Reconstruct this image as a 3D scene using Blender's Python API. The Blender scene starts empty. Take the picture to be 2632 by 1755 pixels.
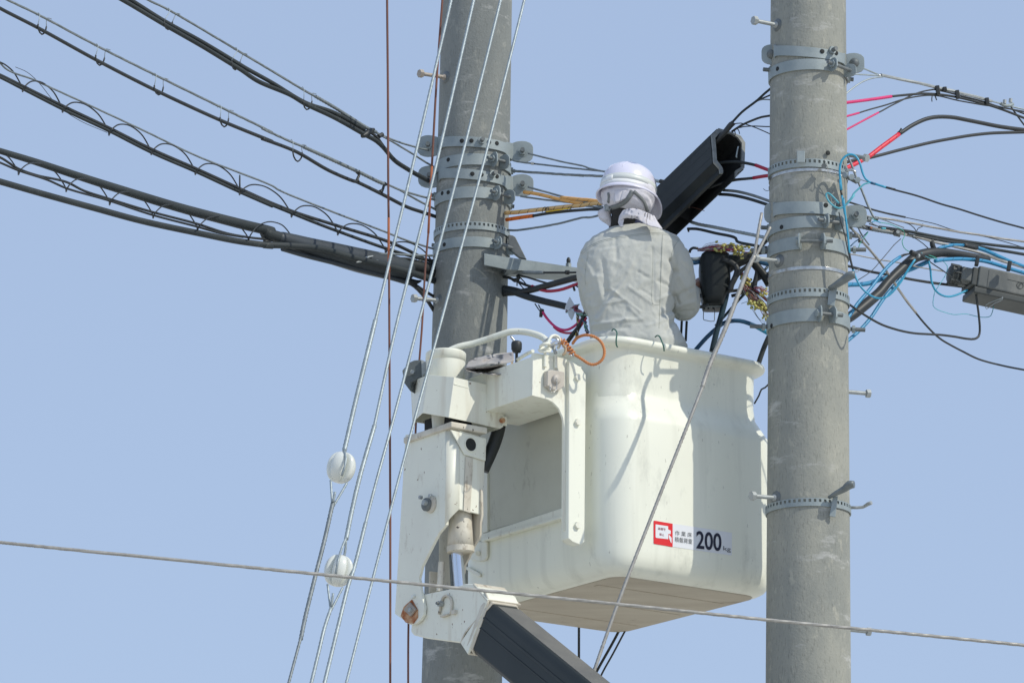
import bpy, bmesh, math, random
import numpy as np
from mathutils import Vector, Matrix, Quaternion, noise as mnoise
random.seed(7); RNG = np.random.RandomState(3)
rad = math.radians
scene = bpy.context.scene
COL = scene.collection
# ---------------------------------------------------------------- camera
PITCH = rad(15.0); CAM_Z = 1.6; LENS = 150.0
FPX = LENS / 36.0 * 2632.0
cam_d = bpy.data.cameras.new('camera'); cam = bpy.data.objects.new('camera', cam_d); COL.objects.link(cam)
cam.location = (0, 0, CAM_Z); cam.rotation_euler = (rad(90) + PITCH, 0, 0)
cam_d.lens = LENS; cam_d.sensor_width = 36.0; cam_d.clip_start = 0.1; cam_d.clip_end = 5000
scene.camera = cam
# ---------------------------------------------------------------- sky and sun
SUN_AZ = rad(120.0)      # from +Y towards +X
SUN_EL = rad(42.0)
world = bpy.data.worlds.new('World'); scene.world = world; world.use_nodes = True
wn = world.node_tree.nodes; wl = world.node_tree.links
sky = wn.new('ShaderNodeTexSky'); sky.sky_type = 'NISHITA'; sky.sun_disc = False
sky.sun_elevation = SUN_EL; sky.sun_rotation = SUN_AZ
sky.altitude = 0; sky.air_density = 1.0; sky.dust_density = 0.6; sky.ozone_density = 1.0
bg = wn['Background']; bg.inputs['Strength'].default_value = 0.15
hz = wn.new('ShaderNodeMix'); hz.data_type = 'RGBA'; hz.inputs['Factor'].default_value = 0.82   # even pale haze over the whole sky
hz.inputs['B'].default_value = (2.55, 3.27, 4.64, 1)
wl.new(sky.outputs['Color'], hz.inputs['A']); wl.new(hz.outputs['Result'], bg.inputs['Color'])
sun_d = bpy.data.lights.new('sun', 'SUN'); sun = bpy.data.objects.new('sun', sun_d); COL.objects.link(sun)
sun_d.energy = 2.6; sun_d.angle = rad(0.53); sun_d.color = (1.0, 0.95, 0.83)
TO_SUN = Vector((math.sin(SUN_AZ) * math.cos(SUN_EL), math.cos(SUN_AZ) * math.cos(SUN_EL), math.sin(SUN_EL)))
sun.rotation_euler = TO_SUN.to_track_quat('Z', 'Y').to_euler(); sun.location = (8, -4, 14)
scene.view_settings.view_transform = 'Standard'; scene.view_settings.look = 'None'
scene.view_settings.exposure = 0.12; scene.view_settings.gamma = 1.0
scene.render.engine = 'CYCLES'
# ---------------------------------------------------------------- from photo points to places
CE, SE = math.cos(PITCH), math.sin(PITCH)
CAMP = Vector((0, 0, CAM_Z))
def ray(px, py):
    x = (px - 1316.0) / FPX; v = -(py - 877.5) / FPX
    return Vector((x, CE - v * SE, SE + v * CE))
def W(px, py, Y):
    d = ray(px, py); return CAMP + d * (Y / d.y)
def WP(px, py, p0, n):
    d = ray(px, py); return CAMP + d * ((p0 - CAMP).dot(n) / d.dot(n))
def mpp(Y): return Y / (CE * FPX)                    # metres per photo pixel
FR = {'A': (0, 0, 3.267), 'B': (600, 0, 3.267), 'C': (1000, 300, 4.612), 'D': (0, 340, 3.267), 'E': (600, 440, 3.825),
      'F': (1250, 380, 3.015), 'G': (1650, 200, 3.733), 'H': (1900, 0, 6.534), 'I': (2132, 120, 4.126), 'J': (2132, 480, 3.136),
      'K': (1700, 560, 3.919), 'L': (1000, 800, 3.92), 'M': (980, 1150, 2.592), 'N': (1400, 820, 3.267), 'O': (1400, 1250, 3.105),
      'P': (700, 1100, 2.395), 'Q': (1900, 1100, 2.395), 'R': (1030, 880, 5.227), 'S': (1480, 400, 7.127), 'T': (1660, 1310, 9.8),
      'U': (1370, 820, 7.84), 'V': (1080, 1280, 6.272), 'X': (1300, 660, 7.13), 'Z': (1780, 600, 5.6), '.': (0, 0, 1.0)}
def px(spec):
    """'A 1,2 3,4 B 5,6' -> photo pixels; a point may carry its own distance as x,y,Y"""
    fr = FR['.']; out = []
    for tok in spec.split():
        if tok in FR: fr = FR[tok]; continue
        v = [float(t) for t in tok.split(',')]
        out.append((v[0] / fr[2] + fr[0], v[1] / fr[2] + fr[1], v[2] if len(v) > 2 else None))
    return out
YL = lambda x: 18.0 - 2.3 * (1130 - x) / 1130.0
YM = lambda x: 17.9 - 0.95 * (x - 1310) / 660.0
YR = lambda x: 16.85 + 0.7 * (x - 2180) / 450.0
def pts(spec, Y):
    o = []
    for x, y, yy in px(spec):
        o.append(W(x, y, yy if yy is not None else (Y(x) if callable(Y) else Y)))
    return o
# ---------------------------------------------------------------- materials
def mat(name, col, rough=0.6, metal=0.0, col2=None, nscale=8.0, nstretch=(1, 1, 1), mix=(0.35, 0.65), bump=0.0, bscale=60.0, spec=0.5,
        dirt=None, dscale=6.0, damt=(0.60, 0.72), coat=0.0, trans=None, spots=None):
    m = bpy.data.materials.new(name); m.use_nodes = True
    n = m.node_tree.nodes; l = m.node_tree.links; b = n['Principled BSDF']
    b.inputs['Roughness'].default_value = rough; b.inputs['Metallic'].default_value = metal
    b.inputs['Specular IOR Level'].default_value = spec; b.inputs['Coat Weight'].default_value = coat
    b.inputs['Base Color'].default_value = (*col, 1)
    geo = n.new('ShaderNodeNewGeometry')
    def noise_(scale, detail, stretch=(1, 1, 1), r=0.6):
        mp = n.new('ShaderNodeMapping'); mp.inputs['Scale'].default_value = stretch
        l.new(geo.outputs['Position'], mp.inputs['Vector'])
        t = n.new('ShaderNodeTexNoise'); t.inputs['Scale'].default_value = scale; t.inputs['Detail'].default_value = detail
        t.inputs['Roughness'].default_value = r; l.new(mp.outputs['Vector'], t.inputs['Vector']); return t.outputs['Fac']
    def ramp(fac, lo, hi):
        r = n.new('ShaderNodeMapRange'); r.inputs['From Min'].default_value = lo; r.inputs['From Max'].default_value = hi
        l.new(fac, r.inputs['Value']); return r.outputs['Result']
    cur = None
    def mixc(fac, a, c):
        mx = n.new('ShaderNodeMix'); mx.data_type = 'RGBA'; l.new(fac, mx.inputs['Factor'])
        if a is None: mx.inputs['A'].default_value = (*col, 1)
        else: l.new(a, mx.inputs['A'])
        mx.inputs['B'].default_value = (*c, 1); return mx.outputs['Result']
    if col2 is not None: cur = mixc(ramp(noise_(nscale, 8, nstretch), *mix), None, col2)
    if dirt is not None: cur = mixc(ramp(noise_(dscale, 10, (1, 1, .45), .72), *damt), cur, dirt)
    if spots is not None: cur = mixc(ramp(noise_(spots[1], 3, (1, 1, 1), .5), spots[2], spots[2] + .03), cur, spots[0])
    if cur is not None: l.new(cur, b.inputs['Base Color'])
    if bump:
        bp = n.new('ShaderNodeBump'); bp.inputs['Strength'].default_value = bump; bp.inputs['Distance'].default_value = 0.004
        l.new(noise_(bscale, 6), bp.inputs['Height']); l.new(bp.outputs['Normal'], b.inputs['Normal'])
    return m
def streaks(m, col, lo=.60, hi=.80, sc=(16, 16, .9), amt=.5):
    n = m.node_tree.nodes; l = m.node_tree.links; b = n['Principled BSDF']; src = b.inputs['Base Color'].links[0].from_socket
    g_ = n.new('ShaderNodeNewGeometry'); mp = n.new('ShaderNodeMapping'); mp.inputs['Scale'].default_value = sc; l.new(g_.outputs['Position'], mp.inputs['Vector'])
    t = n.new('ShaderNodeTexNoise'); t.inputs['Scale'].default_value = 1.0; t.inputs['Detail'].default_value = 7; l.new(mp.outputs[0], t.inputs['Vector'])
    r = n.new('ShaderNodeMapRange'); r.inputs['From Min'].default_value = lo; r.inputs['From Max'].default_value = hi; r.inputs['To Max'].default_value = amt; l.new(t.outputs['Fac'], r.inputs['Value'])
    mx = n.new('ShaderNodeMix'); mx.data_type = 'RGBA'; l.new(r.outputs[0], mx.inputs['Factor']); l.new(src, mx.inputs['A']); mx.inputs['B'].default_value = (*col, 1); l.new(mx.outputs['Result'], b.inputs['Base Color'])
def spiral(name, col, col2, rough, pitch, width=0.1, slant=1.0):
    """a hose wound from tape: a narrow seam running round the tube"""
    m = mat(name, col, rough); n = m.node_tree.nodes; l = m.node_tree.links; b = n['Principled BSDF']
    uv = n.new('ShaderNodeUVMap'); sp = n.new('ShaderNodeSeparateXYZ'); l.new(uv.outputs['UV'], sp.inputs['Vector'])
    a = n.new('ShaderNodeMath'); a.operation = 'DIVIDE'; l.new(sp.outputs['Y'], a.inputs[0]); a.inputs[1].default_value = pitch
    s = n.new('ShaderNodeMath'); s.operation = 'MULTIPLY_ADD'; l.new(sp.outputs['X'], s.inputs[0]); s.inputs[1].default_value = slant; l.new(a.outputs[0], s.inputs[2])
    f = n.new('ShaderNodeMath'); f.operation = 'FRACT'; l.new(s.outputs[0], f.inputs[0])
    t = n.new('ShaderNodeMath'); t.operation = 'LESS_THAN'; l.new(f.outputs[0], t.inputs[0]); t.inputs[1].default_value = width
    mx = n.new('ShaderNodeMix'); mx.data_type = 'RGBA'; l.new(t.outputs[0], mx.inputs['Factor'])
    mx.inputs['A'].default_value = (*col, 1); mx.inputs['B'].default_value = (*col2, 1); l.new(mx.outputs['Result'], b.inputs['Base Color'])
    return m
M = {}
def concrete(name, c1, c2, c3):
    m = mat(name, c1, 0.92, col2=c2, nscale=4.5, nstretch=(1, 1, .45), mix=(.36, .64), bump=.55, bscale=95, spec=.25, dirt=c3, dscale=24, damt=(.56, .66), spots=((.20, .20, .18), 120, .74))
    n = m.node_tree.nodes; l = m.node_tree.links; b = n['Principled BSDF']
    # hairline vertical cracks and pale horizontal scuffs
    src = b.inputs['Base Color'].links[0].from_socket
    geo = n.new('ShaderNodeNewGeometry'); mp = n.new('ShaderNodeMapping'); mp.inputs['Scale'].default_value = (1, 1, .22); l.new(geo.outputs['Position'], mp.inputs['Vector'])
    t = n.new('ShaderNodeTexNoise'); t.inputs['Scale'].default_value = 170; t.inputs['Detail'].default_value = 5; l.new(mp.outputs[0], t.inputs['Vector'])
    r = n.new('ShaderNodeMapRange'); r.inputs['From Min'].default_value = .56; r.inputs['From Max'].default_value = .66; l.new(t.outputs['Fac'], r.inputs['Value'])
    r.inputs['To Max'].default_value = .34
    mx = n.new('ShaderNodeMix'); mx.data_type = 'RGBA'; l.new(r.outputs[0], mx.inputs['Factor']); l.new(src, mx.inputs['A']); mx.inputs['B'].default_value = (.13, .13, .115, 1)
    mp2 = n.new('ShaderNodeMapping'); mp2.inputs['Scale'].default_value = (.9, .9, 2.6); mp2.inputs['Location'].default_value = (3.1, 0, 1.7); l.new(geo.outputs['Position'], mp2.inputs['Vector'])
    t2 = n.new('ShaderNodeTexNoise'); t2.inputs['Scale'].default_value = 5.5; t2.inputs['Detail'].default_value = 9; t2.inputs['Roughness'].default_value = .7; l.new(mp2.outputs[0], t2.inputs['Vector'])
    r2 = n.new('ShaderNodeMapRange'); r2.inputs['From Min'].default_value = .57; r2.inputs['From Max'].default_value = .68; r2.inputs['To Max'].default_value = .75; l.new(t2.outputs['Fac'], r2.inputs['Value'])
    mx2 = n.new('ShaderNodeMix'); mx2.data_type = 'RGBA'; l.new(r2.outputs[0], mx2.inputs['Factor']); l.new(mx.outputs['Result'], mx2.inputs['A']); mx2.inputs['B'].default_value = (.50, .50, .48, 1)
    l.new(mx2.outputs['Result'], b.inputs['Base Color']); return m
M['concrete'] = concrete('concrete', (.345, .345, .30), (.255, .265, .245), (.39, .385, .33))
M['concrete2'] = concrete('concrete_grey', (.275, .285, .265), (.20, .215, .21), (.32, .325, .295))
M['galv'] = mat('galvanised_steel', (.265, .31, .32), .55, .25, col2=(.33, .375, .38), nscale=14, bump=.12, bscale=140, dirt=(.20, .24, .25), dscale=9)
M['galv_dark'] = mat('dull_steel', (.13, .15, .155), .6, .3, col2=(.20, .21, .21), nscale=30)
M['hook_steel'] = mat('shaded_zinc_hook', (.15, .175, .185), .5, .3, col2=(.20, .225, .23), nscale=30)  # zinc darkened in colour for the shade on the arms' undersides
M['galv_pale'] = mat('pale_zinc', (.42, .45, .45), .5, .3, col2=(.34, .36, .36), nscale=40, bump=.2, bscale=400)
M['bolt_tan'] = mat('aged_bolt', (.42, .37, .31), .6, .2, col2=(.34, .30, .26), nscale=60, bump=.2, bscale=300)
M['strand'] = mat('zinc_strand', (.40, .46, .48), .48, .35, col2=(.30, .35, .37), nscale=30)
M['strand_warm'] = mat('weathered_strand', (.43, .42, .39), .5, .3, col2=(.31, .30, .28), nscale=30)
M['strand_dark'] = mat('grey_strand', (.17, .20, .215), .5, .3, col2=(.25, .28, .29), nscale=40)
M['rust_wire'] = mat('rusty_copper_wire', (.30, .10, .055), .7, 0, col2=(.42, .13, .05), nscale=3)
M['brown_wire'] = mat('brown_wire', (.13, .055, .04), .7, 0, col2=(.20, .08, .055), nscale=4)
M['black'] = mat('black_rubber', (.020, .024, .026), .48, col2=(.032, .036, .037), nscale=10, spec=.5, dirt=(.055, .057, .055), dscale=14)
M['sheath'] = mat('grey_black_sheath', (.026, .033, .036), .6, spec=.35, col2=(.038, .046, .048), nscale=4, nstretch=(1, 1, 1), dirt=(.075, .085, .085), dscale=12)
M['duct'] = mat('split_duct_plastic', (.045, .056, .066), .5, col2=(.035, .043, .05), nscale=5, dirt=(.03, .033, .034), dscale=9, bump=.3, bscale=30)
M['blackbox'] = mat('black_polythene', (.014, .018, .019), .5, spec=.3, col2=(.022, .027, .027), nscale=9, dirt=(.04, .045, .043), dscale=8, bump=.08, bscale=40)
M['rimgrey'] = mat('worn_duct_edge', (.25, .26, .25), .7, col2=(.16, .17, .165), nscale=30)
M['pink'] = mat('pink_sleeve', (.72, .035, .19), .45, col2=(.60, .03, .15), nscale=20)
M['red'] = spiral('red_taped_sleeve', (.70, .028, .055), (.25, .01, .02), .42, .055, .06)
M['red_dark'] = mat('crimson_sleeve', (.50, .02, .07), .4, col2=(.40, .02, .05), nscale=20)
M['blue'] = spiral('blue_spiral_sleeve', (.035, .25, .46), (.01, .07, .16), .42, .06, .05)
M['blue_thin'] = mat('blue_insulation', (.045, .36, .55), .4, col2=(.03, .28, .46), nscale=15)
M['teal'] = mat('teal_insulation', (.13, .48, .56), .45, col2=(.08, .36, .45), nscale=12)
M['deepblue'] = mat('dark_blue_sleeve', (.015, .075, .16), .45, col2=(.02, .11, .22), nscale=9)
M['darkteal'] = mat('dark_teal_sheath', (.012, .045, .065), .45, col2=(.016, .03, .04), nscale=9)
M['green_thin'] = mat('green_insulation', (.05, .38, .27), .5)
M['hook_green'] = mat('green_coated_wire', (.025, .12, .09), .5)
M['tan'] = spiral('tan_wound_hose', (.72, .47, .20), (.10, .06, .03), .5, .05, .075)
M['orange'] = spiral('orange_wound_hose', (.75, .40, .12), (.28, .14, .05), .5, .06, .05)
M['vivid'] = spiral('bright_orange_sleeve', (.75, .16, .015), (.35, .07, .01), .5, .05, .08)
M['yellow'] = mat('yellow_tag', (.80, .52, .02), .5)
M['white'] = mat('white_gelcoat', (.85, .855, .74), .34, col2=(.81, .82, .71), nscale=2.4, nstretch=(1, 1, .5), spec=.5, coat=.12, dirt=(.60, .61, .53), dscale=7, damt=(.56, .76), spots=((.22, .21, .18), 38, .755), bump=.03, bscale=22)
streaks(M['white'], (.50, .50, .42), .54, .74, (13, 13, .8), .36); streaks(M['white'], (.34, .33, .28), .69, .73, (70, 50, 22), .5)
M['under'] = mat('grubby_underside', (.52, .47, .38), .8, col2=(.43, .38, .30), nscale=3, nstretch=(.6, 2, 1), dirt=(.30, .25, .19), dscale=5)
M['paint'] = mat('white_enamel', (.83, .835, .725), .45, col2=(.785, .785, .685), nscale=4, dirt=(.50, .45, .36), dscale=13, damt=(.57, .74), spots=((.16, .09, .045), 44, .715), bump=.04, bscale=25)
streaks(M['paint'], (.46, .38, .27), .56, .78, (20, 20, 1.6), .42)
M['paint_worn'] = mat('worn_white_enamel', (.70, .67, .58), .55, col2=(.52, .47, .38), nscale=9, nstretch=(1, 1, .25), dirt=(.25, .20, .14), dscale=17, damt=(.56, .68), spots=((.07, .06, .05), 40, .68))
M['recess'] = mat('recess_shade_paint', (.56, .565, .48), .6, col2=(.50, .50, .42), nscale=4, dirt=(.33, .32, .26), dscale=8)  # greyer than the enamel: shade of the recess put into the colour
M['rust'] = mat('rust', (.33, .10, .03), .9, col2=(.55, .34, .20), nscale=28, mix=(.4, .6), bump=.5, bscale=200)
M['boom'] = mat('dark_boom_paint', (.030, .037, .038), .5, col2=(.038, .045, .046), nscale=3, coat=.0, spec=.3, spots=((.3, .3, .28), 45, .76), dirt=(.07, .078, .078), dscale=5, damt=(.6, .75))
M['boom_dust'] = mat('dusty_boom_top', (.17, .165, .15), .7, col2=(.12, .12, .115), nscale=5, nstretch=(1, 1, .4))
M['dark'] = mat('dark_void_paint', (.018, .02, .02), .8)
M['chrome'] = mat('polished_rod', (.72, .74, .80), .14, 1.0)
M['steel'] = mat('bright_steel', (.62, .62, .60), .28, .9, col2=(.45, .45, .43), nscale=60)
M['ceramic'] = mat('white_porcelain', (.74, .76, .71), .22, col2=(.70, .72, .67), nscale=9, coat=.5)
M['grey_box'] = mat('grey_motor_cover', (.095, .11, .115), .5, col2=(.13, .15, .15), nscale=8)
M['socket'] = mat('beige_socket', (.52, .48, .42), .5, col2=(.46, .42, .37), nscale=9)
M['rope'] = mat('orange_rope', (.62, .235, .075), .7, col2=(.50, .20, .08), nscale=60, bump=.3, bscale=300)
M['rope_pale'] = mat('tan_lashing', (.52, .40, .27), .8, col2=(.42, .30, .19), nscale=60)
M['canvas'] = mat('grubby_canvas', (.48, .46, .43), .9, col2=(.36, .33, .31), nscale=9, bump=.35, bscale=60, dirt=(.25, .22, .19), dscale=12)
M['jacket'] = mat('grey_green_cotton', (.55, .56, .52), .92, col2=(.505, .515, .48), nscale=7, bump=.25, bscale=130, spec=.12)
M['seam'] = mat('jacket_thread', (.30, .32, .28), .9)
M['towel'] = mat('white_terry', (.72, .70, .75), .95, col2=(.65, .64, .69), nscale=40, bump=.6, bscale=420, spec=.1)
M['helmet'] = mat('white_shell', (.75, .74, .87), .28, col2=(.73, .72, .85), nscale=5, coat=.4)
M['tape'] = mat('grey_reflective_band', (.66, .69, .67), .4)
M['label_w'] = mat('white_label', (.80, .81, .80), .5)
M['strap'] = mat('grey_webbing', (.19, .205, .21), .75, bump=.5, bscale=300)
M['buckle'] = mat('grey_buckle', (.26, .29, .30), .35)
M['skin'] = mat('skin', (.42, .22, .15), .55)
M['hair'] = mat('black_hair', (.012, .012, .014), .6, bump=.6, bscale=300)
M['navy'] = mat('navy_collar', (.015, .022, .07), .8)
M['trouser'] = mat('grey_work_trousers', (.30, .32, .29), .9)
M['film'] = mat('milky_plastic_film', (.66, .70, .74), .35)
M['connector'] = mat('yellow_green_jelly_cap', (.52, .55, .20), .35, col2=(.55, .46, .12), nscale=30)
M['st_white'] = mat('sticker_white', (.76, .78, .82), .4)
M['st_red'] = mat('sticker_red', (.72, .022, .028), .4)
M['st_ink'] = mat('sticker_navy_ink', (.018, .020, .045), .5)
M['st_ink2'] = mat('sticker_grey_ink', (.12, .13, .14), .5)
M['st_inkr'] = mat('sticker_maroon_ink', (.22, .02, .05), .5)
M['encl'] = mat('grey_closure_plastic', (.135, .145, .14), .6, col2=(.10, .11, .11), nscale=6, dirt=(.24, .24, .22), dscale=7, damt=(.5, .75))
M['encl_dark'] = mat('dark_closure_plastic', (.05, .056, .055), .55, col2=(.07, .078, .075), nscale=9)
M['ground'] = mat('pale_gravel', (.56, .53, .46), .95, col2=(.62, .58, .50), nscale=.5, bump=.3, bscale=30)
M['pvcwires'] = {c: mat('wire_' + c, v, .5) for c, v in dict(white=(.6, .6, .58), red=(.45, .05, .06), violet=(.25, .10, .25), brown=(.20, .10, .06), black=(.03, .03, .03), green=(.05, .35, .15), blue=(.05, .2, .5), yellow=(.7, .6, .1)).items()}
# ---------------------------------------------------------------- mesh builder
class MB:
    def __init__(s): s.v = []; s.f = []; s.uv = {}; s.flat = set()
    def add(s, V, Fc, flat=False, uvs=None):
        o = len(s.v); s.v += [Vector(p) for p in V]
        for i, f in enumerate(Fc):
            if flat: s.flat.add(len(s.f))
            if uvs is not None: s.uv[len(s.f)] = uvs[i]
            s.f.append([o + k for k in f])
        return s
    def build(s, name, m, parent=None, smooth=True, solid=None, bevel=None, origin=None, subsurf=0, kind=None):
        me = bpy.data.meshes.new(name)
        if origin is None:
            origin = Vector(parent['_o']) if parent is not None and '_o' in parent else Vector(np.mean([tuple(p) for p in s.v], axis=0))
        me.from_pydata([tuple(p - origin) for p in s.v], [], s.f)
        bm = bmesh.new(); bm.from_mesh(me); bmesh.ops.recalc_face_normals(bm, faces=bm.faces); bm.to_mesh(me); bm.free()
        if s.uv:
            L = me.uv_layers.new(name='UVMap')
            for i, p in enumerate(me.polygons):
                u = s.uv.get(i)
                if u:
                    vi = {s.f[i][k]: u[k] for k in range(len(u))}
                    for li in p.loop_indices: L.data[li].uv = vi.get(me.loops[li].vertex_index, (0, 0))
        for i, p in enumerate(me.polygons): p.use_smooth = smooth and i not in s.flat
        me.materials.append(m if not isinstance(m, str) else M[m])
        o = bpy.data.objects.new(name, me); COL.objects.link(o)
        if parent is not None: o.parent = parent
        else: o.location = origin
        o['_o'] = tuple(origin)
        if solid:
            md = o.modifiers.new('solid', 'SOLIDIFY'); md.thickness = solid; md.offset = 0
        if bevel:
            md = o.modifiers.new('bevel', 'BEVEL'); md.width = bevel; md.segments = 3; md.limit_method = 'ANGLE'; md.angle_limit = rad(35); md.harden_normals = False
            for p in me.polygons: p.use_smooth = True
            wn_ = o.modifiers.new('wn', 'WEIGHTED_NORMAL'); wn_.keep_sharp = True
        if subsurf:
            md = o.modifiers.new('sub', 'SUBSURF'); md.levels = subsurf; md.render_levels = subsurf
        if kind: o['kind'] = kind
        return o
    # -- shapes
    def tube(s, P, r, sides=10, lobes=0, amp=.16, pitch=None, cap=True, step=None, smooth_path=True, flatten=None):
        P = [Vector(p) for p in P]
        rr = list(r) if hasattr(r, '__len__') else [r] * len(P)
        if smooth_path and len(P) > 2: P, rr = catmull(P, rr, step)
        elif step: P, rr = resample(P, rr, step)
        n = len(P); 
        if n < 2: return s
        T = [(P[min(i + 1, n - 1)] - P[max(i - 1, 0)]).normalized() for i in range(n)]
        up = Vector((0, 0, 1)) if abs(T[0].z) < .9 else Vector((0, 1, 0))
        N = (up - T[0] * up.dot(T[0])).normalized(); V = []; L = 0; Ls = []
        for i in range(n):
            if i: 
                L += (P[i] - P[i - 1]).length
                q = T[i - 1].rotation_difference(T[i]); N = q @ N; N = (N - T[i] * N.dot(T[i])).normalized()
            Bn = T[i].cross(N); Ls.append(L)
            tw = 2 * math.pi * L / pitch if pitch else 0
            for k in range(sides):
                a = 2 * math.pi * k / sides
                q = rr[i] * (1 + (amp * math.cos(lobes * (a - tw)) if lobes else 0))
                V.append(P[i] + N * (q * math.cos(a) * (flatten or 1)) + Bn * (q * math.sin(a)))
        Fc = []; uv = []
        for i in range(n - 1):
            for k in range(sides):
                k2 = (k + 1) % sides
                Fc.append([i * sides + k, i * sides + k2, (i + 1) * sides + k2, (i + 1) * sides + k])
                u0, u1 = k / sides, (k + 1) / sides; uv.append([(u0, Ls[i]), (u1, Ls[i]), (u1, Ls[i + 1]), (u0, Ls[i + 1])])
        s.add(V, Fc, uvs=uv)
        if cap:
            o = len(s.v) - len(V); s.flat.add(len(s.f)); s.f.append([o + k for k in range(sides)][::-1]); s.flat.add(len(s.f)); s.f.append([o + (n - 1) * sides + k for k in range(sides)])
        return s
    def cyl(s, a, b, r, r2=None, sides=20, cap=True):
        a, b = Vector(a), Vector(b); t = (b - a).normalized(); u = (Vector((0, 0, 1)) if abs(t.z) < .9 else Vector((1, 0, 0))).cross(t).normalized(); w = t.cross(u)
        r2 = r if r2 is None else r2; V = []
        for c, q in ((a, r), (b, r2)):
            for k in range(sides):
                g = 2 * math.pi * k / sides; V.append(c + u * q * math.cos(g) + w * q * math.sin(g))
        s.add(V, [[k, (k + 1) % sides, sides + (k + 1) % sides, sides + k] for k in range(sides)])
        if cap: s.add([V[k] for k in range(sides)][::-1], [list(range(sides))], flat=True); s.add([V[sides + k] for k in range(sides)], [list(range(sides))], flat=True)
        return s
    def hexa(s, a, b, r): 
        o = len(s.f); s.cyl(a, b, r, sides=6)
        for i in range(o, len(s.f)): s.flat.add(i)
        return s
    def lathe(s, c, ax, prof, sides=28):
        """prof: (radius, distance along ax)"""
        c = Vector(c); t = Vector(ax).normalized(); u = (Vector((0, 0, 1)) if abs(t.z) < .9 else Vector((1, 0, 0))).cross(t).normalized(); w = t.cross(u); V = []
        for r, h in prof:
            for k in range(sides):
                g = 2 * math.pi * k / sides; V.append(c + t * h + u * r * math.cos(g) + w * r * math.sin(g))
        return s.add(V, [[i * sides + k, i * sides + (k + 1) % sides, (i + 1) * sides + (k + 1) % sides, (i + 1) * sides + k] for i in range(len(prof) - 1) for k in range(sides)])
    def prism(s, poly, ext):
        """flat polygon (3-D points) pushed along ext"""
        n = len(poly); ext = Vector(ext); P = [Vector(p) for p in poly]
        V = P + [p + ext for p in P]
        return s.add(V, [list(range(n))[::-1], [n + k for k in range(n)]] + [[k, (k + 1) % n, n + (k + 1) % n, n + k] for k in range(n)], flat=True)
    def box(s, c, sx, sy, sz, X=Vector((1, 0, 0)), Y=Vector((0, 1, 0)), Z=Vector((0, 0, 1))):
        c = Vector(c); V = [c + X * (sx * i / 2) + Y * (sy * j / 2) + Z * (sz * k / 2) for i in (-1, 1) for j in (-1, 1) for k in (-1, 1)]
        return s.add(V, [[0, 1, 3, 2], [4, 6, 7, 5], [0, 4, 5, 1], [2, 3, 7, 6], [0, 2, 6, 4], [1, 5, 7, 3]], flat=True)
    def loft(s, rings, close=True, cap=(True, True)):
        n = len(rings[0]); V = [p for r in rings for p in r]
        Fc = [[i * n + k, i * n + (k + 1) % n, (i + 1) * n + (k + 1) % n, (i + 1) * n + k] for i in range(len(rings) - 1) for k in range(n if close else n - 1)]
        if cap[0]: Fc.append(list(range(n))[::-1])
        if cap[1]: Fc.append([(len(rings) - 1) * n + k for k in range(n)])
        return s.add(V, Fc)
    def ribbon(s, P, H, th):
        """an upright strip following P (xyz), H = heights per point"""
        n = len(P); V = []
        for i, p in enumerate(P):
            t = (P[min(i + 1, n - 1)] - P[max(i - 1, 0)]); t.z = 0; t.normalize(); nn = Vector((t.y, -t.x, 0))
            for sgn, hz in ((1, -.5), (1, .5), (-1, .5), (-1, -.5)): V.append(p + nn * (th / 2 * sgn) + Vector((0, 0, H[i] * hz)))
        Fc = [[i * 4 + k, i * 4 + (k + 1) % 4, (i + 1) * 4 + (k + 1) % 4, (i + 1) * 4 + k] for i in range(n - 1) for k in range(4)] + [[0, 1, 2, 3], [4 * n - 4 + k for k in (3, 2, 1, 0)]]
        return s.add(V, Fc)
def resample(P, rr, step):
    Q = [P[0]]; R = [rr[0]]
    for i in range(len(P) - 1):
        d = (P[i + 1] - P[i]).length; k = max(1, int(d / step))
        for j in range(1, k + 1): Q.append(P[i].lerp(P[i + 1], j / k)); R.append(rr[i] + (rr[i + 1] - rr[i]) * j / k)
    return Q, R
def catmull(P, rr, step=None):
    step = step or .018; n = len(P); Q = []; R = []
    E = [P[0] * 2 - P[1]] + P + [P[-1] * 2 - P[-2]]
    for i in range(n - 1):
        p0, p1, p2, p3 = E[i], E[i + 1], E[i + 2], E[i + 3]
        t0 = 0; t1 = t0 + max((p1 - p0).length, 1e-5) ** .5; t2 = t1 + max((p2 - p1).length, 1e-5) ** .5; t3 = t2 + max((p3 - p2).length, 1e-5) ** .5
        k = max(2, int((p2 - p1).length / step))
        for j in range(k):
            t = t1 + (t2 - t1) * j / k
            a1 = p0 * ((t1 - t) / (t1 - t0)) + p1 * ((t - t0) / (t1 - t0)); a2 = p1 * ((t2 - t) / (t2 - t1)) + p2 * ((t - t1) / (t2 - t1)); a3 = p2 * ((t3 - t) / (t3 - t2)) + p3 * ((t - t2) / (t3 - t2))
            b1 = a1 * ((t2 - t) / (t2 - t0)) + a2 * ((t - t0) / (t2 - t0)); b2 = a2 * ((t3 - t) / (t3 - t1)) + a3 * ((t - t1) / (t3 - t1))
            Q.append(b1 * ((t2 - t) / (t2 - t1)) + b2 * ((t - t1) / (t2 - t1))); R.append(rr[i] + (rr[i + 1] - rr[i]) * j / k)
    Q.append(P[-1]); R.append(rr[-1]); return Q, R
def tag(o, label=None, cat=None, group=None, kind=None):
    if label: o['label'] = label
    if cat: o['category'] = cat
    if group: o['group'] = group
    if kind: o['kind'] = kind
    return o
def thing(name, label, cat, loc, group=None):
    o = bpy.data.objects.new(name, None); COL.objects.link(o); o.location = loc; o['_o'] = tuple(loc); o.empty_display_size = .05
    return tag(o, label, cat, group)
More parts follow.
